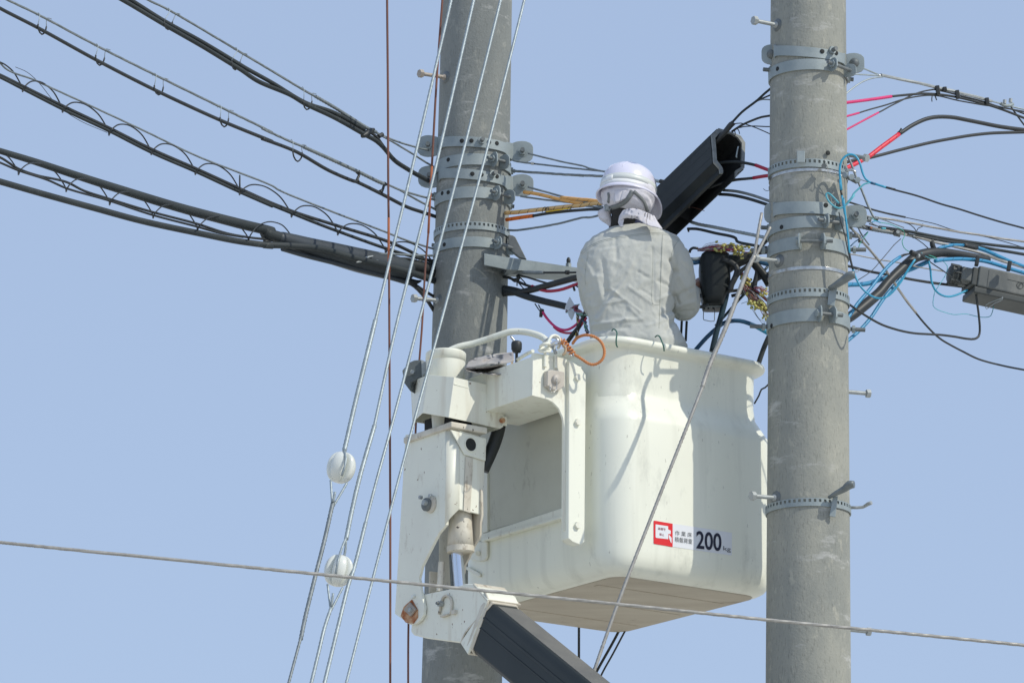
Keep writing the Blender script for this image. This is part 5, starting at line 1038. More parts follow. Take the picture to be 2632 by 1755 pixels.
cable('blue_drop_wire', 'blue wire dropping along the front pole edge and swinging out in a deep bow', 'wire', None, YF, 0, None, segs=[('blue_length', 'blue_thin', 'G 1900,980 1908,1080', 3.0), ('black_length', 'black', 'G 1908,1078 1918,1130', 2.8), ('blue_length', 'blue_thin', 'G 1918,1128 1930,1200 1950,1330 J 112,90 125,200 140,320 152,430 162,540', 2.7), ('black_length', 'black', 'J 160,535 170,590 190,670', 2.8), ('blue_length', 'blue_thin', 'J 188,665 215,740 255,810 310,862 370,895 430,898 480,875 530,825 580,760 630,675 690,585', 2.7)], group=GBl)
cbl('thin black lead running down the middle of the front pole\u2019s edge', 'G 1890,1290 1915,1400 1945,1500 J 130,420 150,520 170,600', 1.6, 'black')
cbl('black cable falling diagonally from the stud behind the strands', 'G 1975,755 2010,830 2050,940 2110,1080 2170,1230 J 320,170 345,225 370,260', 3.0, 'strand_dark', Y=16.7)
mr('weathered strand running diagonally down to the far right corner', 'J 165,320 220,385 260,435 330,515 400,600 440,655 500,740 560,830 630,930 700,1020', 3.0, 'strand_warm')
cr('black continuation of the diagonal strand leaving the picture low on the right', 'J 695,1015 760,1095 840,1180 900,1230 970,1272 1080,1330 1200,1388 1400,1442 1568,1475 1700,1500', 2.6)
cr('dark cable ending in a taper above the strand bundle', 'J 120,115 165,127 330,180 450,212 610,246', 2.7); cr('thin black wire continuing from the taper', 'J 600,245 750,277 850,300 1000,350 1180,385 1400,440 1568,492 1700,530', 1.2)
mr('pale strand at the top of the bundle right of the clamp', 'J 230,225 300,238 500,265 650,292 800,320 1000,357 1200,388 1400,420 1568,442 1700,458', 2.6, 'strand_warm')
mr('main weathered strand of the bundle right of the clamp', 'J 170,290 280,318 400,345 550,372 700,405 850,445 1000,480 1200,530 1400,600 1568,650 1700,690', 3.4, 'strand_warm')
cr('upper black cable of the bundle running off to the right', 'J 400,325 520,342 650,362 800,392 950,420 1080,438 1300,468 1568,497 1700,512', 4.0, 'sheath'); cr('lower black cable of the bundle running off to the right', 'J 620,385 800,412 950,440 1120,462 1300,500 1450,525 1568,545 1700,565', 4.0, 'sheath')
mr('stout strand between the clamps of the bundle', 'J 160,305 250,325 380,352 500,372 560,385', 4.0, 'strand_dark')
mr('thin strand crossing behind the diagonal strand', 'J 120,540 180,545 300,568 400,588 560,612 720,648 920,682', 1.6, 'strand_warm')
for q, (x, y, w, lab) in enumerate(((335, 338, 34, 'rusty bolted clamp nearest the pole in the strand bundle'), (318, 268, 40, 'grey bolted clamp above the rusty one in the strand bundle'), (548, 375, 56, 'large grey wire clamp in the middle of the strand bundle'), (252, 435, 40, 'small pale clamp wrapped in green wire below the bundle'), (680, 405, 26, 'small dark clamp with two wire horns on the strand bundle'), (378, 258, 36, 'short clamp where the dark diagonal cable meets the bundle'))):
    x_, y_ = 2132 + x / 3.136, 480 + y / 3.136; cc = W(x_, y_, YR(x_) - .02); s_ = w * .5 / 3.136 * mpp(17)
    t = thing('wire_clamp', lab, 'wire clamp', cc, 'wire clamps in the strand bundle')
    MB().box(cc, s_ * 2, s_ * 1.6, s_ * 1.7, Vector((.97, 0, -.24)), Vector((0, 1, 0)), Vector((.24, 0, .97))).build('body', 'galv_dark' if q in (0, 4) else 'encl', t, smooth=False, bevel=.003)
    MB().hexa(cc - Vector((0, s_ * .8, 0)), cc - Vector((0, s_ * .8 + .010, 0)), s_ * .55).build('bolt_head', 'rust' if q == 0 else 'galv_pale', t)
cr('left wire horn standing on the bundle', 'J 700,360 680,330 640,300 610,290 605,275', 1.2, name='wire_end', cat='wire end', group='wire horns on the bundle'); cr('right wire horn standing on the bundle', 'J 705,355 715,335 750,320 752,300', 1.2, name='wire_end', cat='wire end', group='wire horns on the bundle')
GG = 'thin green wires in the bundle'
def cg(label, spec, r=1.0, m='green_thin', **k): return cr(label, spec, r, m, group=GG, name='green_wire', cat='wire', Y=lambda x: YR(x) - .03, **k)
cg('thin green wire winding along the top of the strand bundle', 'J 330,250 400,285 480,300 540,325 590,350 605,375 600,410 585,440 600,490 640,522 700,530')
cg('thin green wire around the small pale clamp', 'J 310,370 280,410 250,450 235,490'); cg('green wire curling at the end of the thick blue tube', 'J 740,530 770,560 830,580 900,590 950,640 940,700 860,830', 1.0, 'teal')
cg('pale green wire arching over the black tube end', 'J 720,545 790,550 850,570 900,605', 1.2)
cg('teal thin wire sagging in a wide bow under the closure', 'J 850,840 838,900 836,960 870,990 930,1012 1000,1030 1100,1025 1200,1048 1260,1052 1300,1040 1320,980 1330,930', 1.0, 'teal')
cable('blue_tube', 'bright blue spiral tube with black tape running off under the bundle', 'cable', None, YR, 0, None, segs=[('blue_length', 'blue', 'J 860,510 900,492 980,472 1085,472', 4.7), ('black_tape', 'black', 'J 1078,470 1130,482 1188,492', 6.2), ('blue_length', 'blue', 'J 1185,490 1260,515 1350,555 1450,600 1568,645 1700,700', 5.1)], group='blue spiral tubes')
cable('blue_tube', 'teal spiral tube passing over the grey closure', 'cable', 'J 850,600 900,590 1050,582 1150,588 1250,600 1350,628 1450,660 1568,695 1700,730', lambda x: YR(x) - .10, 4.9, 'blue', group='blue spiral tubes')
for q, (x, y) in enumerate(((1190, 600), (1448, 640))):
    cc = W(2132 + x / 3.136, 480 + y / 3.136, YR(2500) - .12); t = MB().box(cc, .016, .03, .040, Vector((1, 0, -.2)), Vector((0, 1, 0)), Vector((.2, 0, 1))).build('cable_clip', 'black', smooth=False, bevel=.003)
    tag(t, ('black clip holding the teal tube above the closure end', 'black clip on the teal tube near the picture edge')[q], 'cable clip', 'black clips on the teal tube')
cr('fat black wrapped cable bending up from the front pole to the bundle', 'J 120,1075 165,1050 290,950 400,855 470,770 550,690 640,610 700,565 800,540 900,530 1000,540 1100,555 1280,590', 12, 'black', rl=[13, 13, 14, 13, 12, 12.5, 13, 14, 15, 12, 11, 10, 9], group='thick cables by the closure')
knot('black web of ties hanging the fat cable from the bundle', 'J 825,425 830,470 850,510 870,540', 7, Y=YR, rl=[5, 7, 6, 9])
cable('blue_tube', 'straight blue tube slanting up in front of the fat black cable', 'cable', 'J 130,1075 165,1035 220,950 330,820 420,700 500,615 570,565', lambda x: YR(x) - .06, 4.5, 'blue', group='blue spiral tubes')
cr('black tapered tip at the top of the straight blue tube', 'J 560,572 600,550 650,540', 3, rl=[4, 3, 2])
cable('blue_tube', 'teal tube running behind the fat black cable from the pole', 'cable', 'J 110,795 165,790 300,782 420,745 560,700 680,655 800,600', lambda x: YR(x) + .05, 6.0, 'blue', group='blue spiral tubes')
cable('blue_tube', 'lowest blue tube rising from behind the strap clamp stud', 'cable', 'J 110,1270 160,1230 240,1160 330,1060 400,955 460,870 520,800 590,720 640,660', lambda x: YR(x) + .03, 4.7, 'blue', group='blue spiral tubes')
cr('black cable crossing behind the tubes to the closure', 'J 110,635 150,640 300,678 500,715 650,745 800,770 950,790 1120,812', 3.6, Y=lambda x: YR(x) + .08)
cr('black cable sagging from the pole and hooking up into the closure', 'J 120,920 160,948 240,1005 330,1062 420,1110 520,1145 620,1170 700,1182 800,1188 900,1194 1010,1208 1110,1225 1170,1226 1202,1205 1212,1160 1208,1080 1198,990 1185,900 1178,820 1180,790', 3.0, Y=lambda x: YR(x) - .08)
cr('blue wire bowing under the closure cap', 'J 800,600 815,680 822,760 850,830 900,872 960,886 1030,870 1075,850 1112,832', 2.7, 'blue_thin', Y=lambda x: YR(x) - .05)
cr('thin black wire slanting down from the large clamp to the tubes', 'J 575,420 520,470 470,530 410,600 350,668 290,715 230,752', 1.1, Y=lambda x: YR(x) - .04); cr('thin black wire from the bundle to the closure corner', 'J 690,415 750,455 800,500', 1.2); cr('black wire from the tape knot to the closure corner', 'J 750,560 830,620 920,680 1000,740 1060,780 1110,795', 1.6, Y=lambda x: YR(x) - .05)
cr('short black wire between pole clamp and small pale clamp', 'J 160,320 200,360 250,400', 3.0, 'strand_dark'); cr('dark lead under the small pale clamp', 'J 170,480 210,440 260,410 310,365', 1.6, 'deepblue'); cr('bare wire crossing at the clamp cluster', 'J 225,310 250,370 290,430 320,470', 2.0, 'strand_dark')
knot('black tape knot on the bend of the fat black cable', 'J 655,525 690,545 740,555', 6, Y=lambda x: YR(x) - .07, rl=[6, 8, 6]); knot('silver button on the taped bend of the fat black cable', 'J 708,555 722,558', 5, 'galv_pale', Y=lambda x: YR(x) - .09, name='button', cat='button')
for q, sp in enumerate(('J 300,240 420,262 520,300 600,330', 'J 320,300 430,330 520,345 640,378', 'J 280,255 350,300 420,330', 'J 340,290 370,275 410,290', 'J 240,300 300,345 350,350')):
    cr(('first', 'second', 'third', 'fourth', 'fifth')[q] + ' stray wire in the tangle of clamps right of the pole', sp, 1.5, ('strand_dark', 'black', 'strand_dark', 'blue_thin', 'black')[q], group='stray wires at the clamps', name='stray_wire', cat='wire', Y=lambda x: YR(x) - .03)
knot('small blue-white tape flag in the bundle', 'J 420,335 450,338', 3, 'teal', Y=lambda x: YR(x) - .04)
cr('shiny thin wires at the steel band buckle, upper', 'G 1815,875 1860,905 1920,950', 1.0, 'steel', Y=16.6, group='shiny binding wires'); cr('shiny thin wires at the steel band buckle, lower', 'G 1790,905 1850,940 1930,935', 1.0, 'steel', Y=16.6, group='shiny binding wires')
cr('curl of binding wire left of the buckle', 'G 1745,780 1775,830 1785,900 1760,950 1730,930', .9, 'strand_warm', Y=16.6, group='shiny binding wires'); cr('thin paired wires from the buckle to the blue joint', 'G 2040,960 2120,985 2190,1010', 1.1, 'strand_dark', Y=16.65, group='shiny binding wires')
bk = thing('band_buckle', 'row of three dark hexagon bolts tightening the thin steel band', 'buckle', W(2192, 460, 16.63)); P = pts('G 1915,925 2065,1005', 16.64); MB().tube(P, .008, sides=6, smooth_path=False).build('bar', 'galv_dark', bk)
for x, y in ((1945, 940), (2010, 962), (2068, 990)): a_ = W(1650 + x / 3.733, 200 + y / 3.733, 16.63); MB().hexa(a_, a_ - Vector((0, .018, 0)), .0125).build('bolt_head', 'galv', bk)
cr('crumpled silver foil at the buckle above the steel bolts', 'G 1960,900 1990,885 2030,890 2050,915', 3.4, 'steel', Y=16.66, name='foil', cat='foil', group=None)
cr('fine wire loop at the lower steel band right of the pole', 'J 190,690 215,670 240,665 235,680 200,690 140,690', .9, 'strand_warm', Y=16.7, name='loose_wire', cat='loose wire', group='stray thin wires')
# grey closure at the right edge
cl = thing('splice_closure', 'long grey splice closure with round ribbed cap at the right edge', 'splice closure', W(2560, 720, 17.3))
YC = 17.25; c0 = W(2132 + 1200 / 3.136, 480 + 715 / 3.136, YC); c1 = W(2132 + 1200 / 3.136 + 330, 480 + (715 + 78 * 2.9) / 3.136, YC + .12); CD = (c1 - c0).normalized(); CU = (EZ - CD * EZ.dot(CD)).normalized(); CB = CD.cross(CU); CB = CB if CB.y > 0 else -CB
Lc = (c1 - c0).length; hh_ = .046
MB().box(c0 + CD * Lc / 2 + CB * .075, Lc, .15, hh_ * 2, CD, CB, CU).build('body', 'encl', cl, smooth=False, bevel=.008)
MB().box(c0 + CD * (Lc / 2 - .01) + CB * .085 - CU * (hh_ + .014), Lc, .16, .03, CD, CB, CU).build('lower_shell', 'encl_dark', cl, smooth=False, bevel=.006)
MB().box(c0 - CD * .012 + CB * .075 - CU * .004, .026, .14, hh_ * 1.75, CD, CB, CU).build('end_collar', 'encl_dark', cl, smooth=False, bevel=.006)
MB().box(c0 - CD * .045 + CB * .06 - CU * .0, .05, .10, hh_ * 1.3, CD, CB, CU).build('neck', 'encl', cl, smooth=False, bevel=.006)
e_ = c0 - CD * .065 + CB * .06
MB().lathe(e_, -CD, [(.036, -.01), (.042, 0), (.042, .012), (.045, .014), (.045, .020), (.040, .022), (.040, .032), (.044, .034), (.044, .040), (.038, .043), (.030, .048), (.0004, .05)], sides=24).build('ribbed_cap', 'encl_dark', cl)
for k_ in range(8):
    a = k_ / 8 * 2 * math.pi; MB().box(e_ - CD * .022 + (CU * math.cos(a) + CB * math.sin(a)) * .045, .04, .006, .006, CD, CB, CU).build('cap_lug', 'encl_dark', cl, smooth=False)
MB().box(c0 + CD * .045 - CB * .001 + CU * .0, .003, .002, hh_ * 1.5, CD, CB, CU).build('panel_ridge', 'encl', cl, smooth=False); MB().box(c0 + CD * .18 - CB * .001 + CU * .012, .1, .002, .0025, CD, CB, CU).build('panel_ridge', 'encl', cl, smooth=False)
lc = c0 + CD * .186 - CB * .0015 - CU * .004
def ringmark(c, r, th, name):
    MB().tube([c + (CD * math.cos(a) + CU * math.sin(a)) * r for a in np.linspace(0, 2 * math.pi, 25)], th, sides=5, smooth_path=False).build(name, 'encl_dark', cl)
ringmark(lc, .014, .0012, 'ring_emblem'); MB().tube([lc + CD * .005 + CU * .007, lc - CD * .004 + CU * .004, lc - CD * .004 - CU * .007], .0012, sides=5).build('emblem_stroke', 'encl_dark', cl)
cr('thin wire bail under the grey closure', 'J 1395,885 1390,912 1330,940 1265,985 1260,955 1320,925 1400,895', 1.0, 'strand_dark', Y=17.2, name='wire_bail', cat='wire clip', group=None)
# ================================================================ ROPE, HOOKS, POUCH
YRp = 16.62
rp = thing('rope_sling', 'orange twisted rope sling looped beside the bucket corner', 'rope', W(1480, 890, YRp))
MB().tube(pts('U 560,400,16.66 590,470,16.64 640,560,16.62 720,640 830,712 920,765 1010,825 1100,885 1190,915 1270,905 1350,860 1410,790 1438,700 1432,600 1390,490 1310,400 1210,345 1100,322 1000,330,16.66 900,370,16.70 840,430,16.74 800,490,16.78', YRp), 3.4 * mpp(16.6), sides=18, lobes=3, amp=.22, pitch=.030, step=.0028).build('loop', 'rope', rp)
q_ = pts('U 575,420 820,730', YRp - .01); d_ = q_[1] - q_[0]; hx = []
for i in range(70):
    t_ = i / 69; a = t_ * 2 * math.pi * 5; u = d_.normalized().cross(Vector((0, 1, 0))).normalized(); hx.append(q_[0] + d_ * (.05 + .85 * t_) + u * .011 * math.cos(a) + Vector((0, 1, 0)) * .011 * math.sin(a))
MB().tube(hx, .0040, sides=10, step=.004).build('lashing', 'rope', rp)
MB().tube(pts('U 600,520 650,560 655,640 620,710 590,720', YRp - .02), 3.2 * mpp(16.6), sides=12, lobes=3, amp=.2, pitch=.026, step=.003).build('pale_lashing', 'rope_pale', rp)
MB().tube(pts('U 770,650 800,680 810,730 775,750 750,710 770,660', YRp - .015), 2.6 * mpp(16.6), sides=10).build('shackle', 'steel', rp)
MB().cyl(pts('U 660,660', YRp - .01)[0], pts('U 740,690', YRp - .01)[0], .0075).build('crimp', 'steel', rp)
sh = thing('snap_hook', 'shiny steel snap hook clipped through the white tie loop', 'snap hook', W(1415, 885, 16.63))
MB().tube(pts('U 200,490 260,420 340,380 430,370 500,420 510,500 440,520 350,560 280,590 230,560 200,490', 16.63), 2.6 * mpp(16.6), sides=10).build('frame', 'steel', sh)
MB().tube(pts('U 330,520 400,470 480,440 520,470', 16.61), 3.2 * mpp(16.6), sides=10).build('gate', 'chrome', sh); MB().tube(pts('U 400,560 440,640 460,700', 16.63), 4.5 * mpp(16.6), sides=10).build('swivel', 'galv_pale', sh)
def rimhook(spec, lab): return tag(MB().tube(pts(spec, 16.6), 1.9 * mpp(16.6), sides=8).build('rim_hook', 'hook_green'), lab, 'wire hook', 'green wire hooks on the bucket rim')
rimhook('. 1573,850,16.76 1576,846,16.70 1582,848,16.66 1586,856,16.64 1584,870,16.63 1584,885,16.64 1587,892,16.65', 'green wire hook over the bucket rim at its near corner'); rimhook('. 1684,866,16.86 1690,862,16.80 1696,866,16.76 1702,880,16.74 1706,892,16.74 1707,902,16.75', 'green wire hook over the bucket rim in front of the worker')
# pouch: crumpled canvas
pch = thing('canvas_cover', 'crumpled grey canvas cover lying over the levers beside the pivot', 'canvas cover', W(1250, 935, 16.85))
def crumple(grid, nu, nv, name, amp, par, th=.004, m='canvas', sc=22):
    """grid: rows of control points, smoothly filled and creased"""
    rows = [catmull(r, [1] * len(r), .012)[0] for r in grid]; rows = [[r[int(round(i * (len(r) - 1) / nu))] for i in range(nu + 1)] for r in rows]; V = []
    for j in range(nv + 1):
        t = j / nv * (len(rows) - 1); a = min(int(t), len(rows) - 2); f = t - a
        for i in range(nu + 1):
            p = rows[a][i].lerp(rows[a + 1][i], f); w = mnoise.noise(p * sc) + .5 * abs(mnoise.noise(p * sc * 2.3)); V.append(p + Vector((0, -1, .5)) * amp * w + Vector((0, 0, 1)) * amp * .6 * mnoise.noise(p * sc * 1.4 + Vector((5, 0, 0))))
    return MB().add(V, [[j * (nu + 1) + i, j * (nu + 1) + i + 1, (j + 1) * (nu + 1) + i + 1, (j + 1) * (nu + 1) + i] for j in range(nv) for i in range(nu)]).build(name, m, par, solid=th)
Yp = 16.80
crumple([pts('L 815,480,16.93 940,448,16.95 1060,432,16.95 1160,418,16.93 1248,412,16.90', Yp), pts('L 800,520,16.85 900,492,16.86 1040,478,16.85 1160,458,16.84 1256,452,16.82', Yp), pts('L 762,564,16.80 880,552,16.77 1000,536,16.755 1130,532,16.76 1262,498,16.78', Yp)], 30, 12, 'upper_fold', .005, pch, sc=9)
crumple([pts('L 762,566,16.80 880,570,16.78 1000,560,16.78 1130,545,16.78 1215,560,16.78', Yp), pts('L 775,582,16.83 880,585,16.92 1010,600,16.93 1130,580,16.90 1210,580,16.83', Yp), pts('L 772,586,16.78 870,618,16.765 1000,641,16.755 1110,640,16.76 1195,606,16.77', Yp)], 30, 10, 'lower_fold', .004, pch, sc=9)
crumple([pts('L 1245,490,16.78 1252,560,16.78 1245,640,16.78', Yp), pts('L 1212,560,16.77 1205,600,16.77 1235,650,16.77', Yp)], 10, 8, 'side_tab', .002, pch, m='rope_pale')
# ================================================================ WORKER
from mathutils.bvhtree import BVHTree
YW = 17.02
person = thing('person', 'lineworker seen from behind in grey-green jacket and white helmet, working in the bucket', 'person', Vector((W(1625, 900, YW).x, YW, BN.z + .06)))
def evaluated(o):
    bpy.context.view_layer.update(); return bpy.data.meshes.new_from_object(o.evaluated_get(bpy.context.evaluated_depsgraph_get()))
def fused(mb, name, m, par, voxel, smooth=4, fn=None):
    """fuse overlapping volumes into one continuous skin, then shape it"""
    o = mb.build('tmp', m, par); md = o.modifiers.new('r', 'REMESH'); md.mode = 'VOXEL'; md.voxel_size = voxel
    sm = o.modifiers.new('s', 'SMOOTH'); sm.factor = .5; sm.iterations = smooth
    me = evaluated(o); old = o.data; org = Vector(o['_o']); bpy.data.objects.remove(o); bpy.data.meshes.remove(old)
    if fn:
        nr = [v.normal.copy() for v in me.vertices]
        for v, n in zip(me.vertices, nr): v.co = v.co + fn(v.co + org, n)
    for p in me.polygons: p.use_smooth = True
    me.materials.clear(); me.materials.append(M[m]); me.name = name
    ob = bpy.data.objects.new(name, me); COL.objects.link(ob); ob.parent = par; ob['_o'] = tuple(org); return ob
def oval(x0, x1, y, hd, Y=YW, e=.8, dy=0.0, n=40):
    c = W((x0 + x1) / 2, y, Y) + Vector((0, dy, 0)); hw = (x1 - x0) / 2 * mpp(Y)
    return [c + Vector((hw * abs(math.cos(a)) ** e * (1 if math.cos(a) > 0 else -1), hd * abs(math.sin(a)) ** e * (1 if math.sin(a) > 0 else -1), 0)) for a in np.linspace(0, 2 * math.pi, n, endpoint=False)]
def seg(mb, L, m=1.0, sides=16): return mb.tube([W(x, y, Y) for x, y, Y, r in L], [r for *_, r in L], sides=sides, step=.02)
# body: one continuous figure with legs, arms, five-fingered hands and a face turned away
bd = MB(); feet = BN.z + .06
bd.loft([oval(1590, 1665, 560, .055, e=1), oval(1592, 1668, 590, .055, e=1), oval(1548, 1712, 632, .060), oval(1535, 1708, 700, .080), oval(1548, 1702, 800, .075), oval(1545, 1715, 900, .085), oval(1530, 1735, 960, .10)])
hipL, hipR = W(1580, 960, YW), W(1685, 960, YW)
for hp_, dx in ((hipL, -.03), (hipR, .04)):
    k_ = Vector((hp_.x + dx * .6, YW + .05, (hp_.z + feet) / 2 + .02)); f_ = Vector((hp_.x + dx, YW + .02, feet + .07))
    bd.tube([hp_ + EZ * .05, k_, f_], [.085, .058, .040], sides=16, step=.03); bd.tube([f_ - EZ * .02, Vector((f_.x, f_.y + .08, feet + .035)), Vector((f_.x, f_.y + .16, feet + .03))], [.042, .042, .030], sides=14, step=.02)
armR = [(1706, 662, 17.02, .036), (1748, 715, 17.045, .034), (1755, 782, 17.11, .034), (1768, 768, 17.18, .036), (1782, 745, 17.25, .028)]
armL = [(1548, 665, 17.02, .036), (1521, 725, 17.06, .034), (1535, 790, 17.12, .040), (1600, 775, 17.25, .036), (1668, 750, 17.36, .028)]
seg(bd, armR); seg(bd, armL)
def hand(mb, wx, wy, wY, fwd, side, up):
    p = W(wx, wy, wY); f, s_, u = Vector(fwd).normalized(), Vector(side).normalized(), Vector(up).normalized()
    for k in range(4):      # palm as a flat fan of four bones
        o = (k - 1.5) * .019; mb.tube([p, p + f * .045 + s_ * o * .7, p + f * .088 + s_ * o], [.020, .015, .0115], sides=10, step=.008)
        L = (.034, .040, .038, .029)[k]; q = p + f * .088 + s_ * o
        mb.tube([q, q + f * L + u * -.010, q + f * (L * 1.35) + u * (-.010 - L * .62), q + f * (L * 1.2) + u * (-.012 - L * 1.15)], [.0098, .0092, .0085, .0075], sides=8, step=.006)
    mb.tube([p + f * .02 - s_ * .02, p + f * .05 - s_ * .045 - u * .012, p + f * .075 - s_ * .048 - u * .034, p + f * .090 - s_ * .038 - u * .050], [.015, .0125, .011, .009], sides=8, step=.006)
hand(bd, 1784, 742, 17.26, (.35, .55, .55), (.5, -.25, .1), (-.7, -.5, .3)); hand(bd, 1672, 748, 17.37, (.8, .3, .3), (.2, -.9, .2), (.0, -.4, .9))
HC_ = W(1614, 510, 17.0); HR = Matrix.Rotation(rad(-34), 4, 'Z') @ Matrix.Rotation(rad(-9), 4, 'X')
def hl(x, y, z): return HC_ + HR.to_3x3() @ Vector((x, y, z))
def ell(mb, c, a, b, h, n=22, k=28):
    rg = []
    for i in range(n + 1):
        ph = -math.pi / 2 + math.pi * i / n; q = max(.01, math.cos(ph)); rg.append([hl(c[0] + a * q * math.cos(t), c[1] + b * q * math.sin(t), c[2] + h * math.sin(ph)) for t in np.linspace(0, 2 * math.pi, k, endpoint=False)])
    mb.loft(rg)
ell(bd, (0, 0, -.005), .078, .098, .10); ell(bd, (0, .035, -.065), .058, .060, .055)
bd.tube([hl(0, .092, -.005), hl(0, .112, -.035), hl(0, .100, -.045)], [.009, .013, .011], sides=10); bd.tube([hl(-.022, .088, -.072), hl(0, .096, -.070), hl(.022, .088, -.072)], [.005, .008, .005], sides=8)
for sx in (-1, 1): bd.tube([hl(.078 * sx, -.005, .02), hl(.088 * sx, -.015, .01), hl(.088 * sx, -.012, -.02), hl(.080 * sx, -.002, -.035)], [.008, .010, .009, .007], sides=8)
body = fused(bd, 'body', 'skin', person, .0065, 2)
for sx in (-1, 1): MB().lathe(hl(.030 * sx, .080, -.008), HR.to_3x3() @ Vector((0, 1, 0)), [(.0003, .012), (.008, .009), (.0115, 0), (.008, -.008)], sides=14).build('eye', 'ceramic', body)
# hair at the nape
hr_ = MB(); ell(hr_, (0, -.010, -.030), .068, .080, .090); fused(hr_, 'hair', 'hair', person, .008, 2)
MB().loft([oval(1574, 1632, 535, .05, dy=-.045, e=1), oval(1571, 1640, 560, .058, dy=-.032, e=1), oval(1568, 1645, 588, .062, dy=-.018, e=1)]).build('nape_hair', 'hair', person)
MB().loft([oval(1572, 1665, 566, .062, e=1), oval(1566, 1672, 578, .068, e=1), oval(1563, 1678, 592, .070, e=1)]).build('navy_collar', 'navy', person)
# trousers
tb = MB(); tb.loft([oval(1522, 1742, 900, .115), oval(1518, 1746, 960, .122), oval(1520, 1745, 1000, .118)])
for hp_, dx in ((hipL, -.03), (hipR, .04)):
    k_ = Vector((hp_.x + dx * .6, YW + .05, (hp_.z + feet) / 2 + .02)); f_ = Vector((hp_.x + dx, YW + .02, feet + .06)); tb.tube([hp_ + EZ * .03, k_, f_], [.105, .083, .070], sides=18, step=.03)
fused(tb, 'trousers', 'trouser', person, .012, 2, lambda p, n: n * (.006 * mnoise.noise(p * 14)))
# jacket
jk = MB()
jk.loft([oval(1583, 1668, 584, .062, e=.95), oval(1570, 1684, 590, .074, e=.92), oval(1547, 1716, 600, .088, e=.9), oval(1522, 1744, 614, .102, e=.86), oval(1503, 1758, 632, .112, e=.84), oval(1493, 1760, 655, .120, e=.82),
         oval(1489, 1748, 690, .126), oval(1490, 1740, 730, .126), oval(1500, 1733, 770, .122), oval(1512, 1728, 805, .120), oval(1518, 1734, 840, .122), oval(1519, 1752, 865, .128), oval(1516, 1766, 888, .134), oval(1514, 1760, 925, .132), oval(1516, 1758, 950, .13)])
seg(jk, [(1705, 652, 17.02, .070), (1734, 668, 17.02, .066), (1746, 700, 17.03, .060), (1750, 735, 17.05, .059), (1753, 765, 17.08, .060), (1755, 786, 17.11, .060), (1764, 786, 17.16, .054), (1774, 765, 17.22, .043), (1781, 750, 17.25, .036)], sides=20)
seg(jk, [(1550, 650, 17.02, .070), (1527, 668, 17.02, .066), (1519, 700, 17.04, .058), (1524, 745, 17.08, .058), (1540, 790, 17.13, .058), (1580, 785, 17.22, .052), (1640, 760, 17.33, .038)], sides=20)
FOLD = [  # F-frame creases: x0,y0,x1,y1, height (m), width (px): + stands out, - sinks in
    (905, 880, 930, 1110, -.010, 9), (930, 1110, 850, 1290, -.009, 9), (1000, 700, 1010, 860, -.006, 9), (1130, 900, 1000, 1120, .008, 11), (1000, 1120, 880, 1330, .009, 10), (1080, 980, 960, 1160, -.008, 8),
    (960, 1090, 1190, 1270, .006, 5), (1100, 1075, 1290, 1215, .006, 5), (910, 1215, 1060, 1185, .006, 5), (830, 1375, 1080, 1335, .010, 8), (1080, 1335, 1210, 1330, .008, 7), (850, 1420, 1100, 1390, -.008, 8), (1180, 960, 1260, 1010, -.006, 6),
    (1430, 870, 1470, 960, -.022, 8), (1470, 960, 1440, 1110, -.024, 8), (1440, 1110, 1490, 1200, -.016, 7), (1500, 1000, 1570, 1120, .008, 9), (1480, 1150, 1590, 1090, -.009, 8), (1470, 1230, 1600, 1190, .009, 9), (1520, 900, 1590, 960, -.006, 8), (1500, 1270, 1600, 1260, -.007, 6),
    (1330, 1030, 1440, 1080, -.008, 7), (1320, 1180, 1430, 1130, .007, 7), (1340, 1300, 1450, 1260, -.008, 8), (1250, 1380, 1400, 1330, .008, 8), (1400, 1420, 1480, 1300, -.010, 8), (1480, 1440, 1440, 1290, .010, 8), (760, 860, 830, 1000, .007, 8), (740, 1000, 800, 1180, -.008, 9), (800, 1150, 860, 1330, .007, 8),
    (880, 780, 980, 760, -.005, 7), (1060, 760, 1200, 740, .004, 8), (1290, 780, 1300, 1180, -.0045, 5), (1365, 700, 1355, 1000, .005, 4), (1100, 1230, 1190, 1320, .006, 6), (1200, 1100, 1280, 1150, -.006, 6), (720, 920, 770, 940, -.005, 6), (860, 1000, 900, 1180, .008, 10)]
FS = [(x0 / 3.015 + 1250, y0 / 3.015 + 380, x1 / 3.015 + 1250, y1 / 3.015 + 380, a, w) for x0, y0, x1, y1, a, w in FOLD]
def project(p):
    q = p - CAMP; d = q.y * CE + q.z * SE; v = -q.y * SE + q.z * CE; return 1316 + FPX * q.x / d, 877.5 - FPX * v / d
def jfold(p, n):
    d = .0020 * mnoise.noise(Vector((p.x * 22, p.y * 22, p.z * 13))) + .0030 * (1 - 2 * abs(mnoise.noise(Vector((p.x * 17 + p.z * 11, p.y * 15, p.z * 14 - p.x * 9)))))
    d += .0018 * (1 - 2 * abs(mnoise.noise(Vector((p.x * 44 - p.z * 20, p.y * 30, p.z * 36)))))
    if n.y < .25:
        x, y = project(p)
        for x0, y0, x1, y1, a, w in FS:
            w = w * .62; ex, ey = x1 - x0, y1 - y0; L = ex * ex + ey * ey; t = ((x - x0) * ex + (y - y0) * ey) / L; tt = max(0., min(1., t)); dd = math.hypot(x - x0 - ex * tt, y - y0 - ey * tt)
            if dd < w * 3: d += a * .66 * math.exp(-(dd / w) ** 2)
    return n * max(-.016, d)
jacket = fused(jk, 'jacket', 'jacket', person, .0052, 5, jfold)
def bvh(ob): 
    o_ = Vector(ob['_o']); return BVHTree.FromPolygons([v.co + o_ for v in ob.data.vertices], [list(p.vertices) for p in ob.data.polygons])
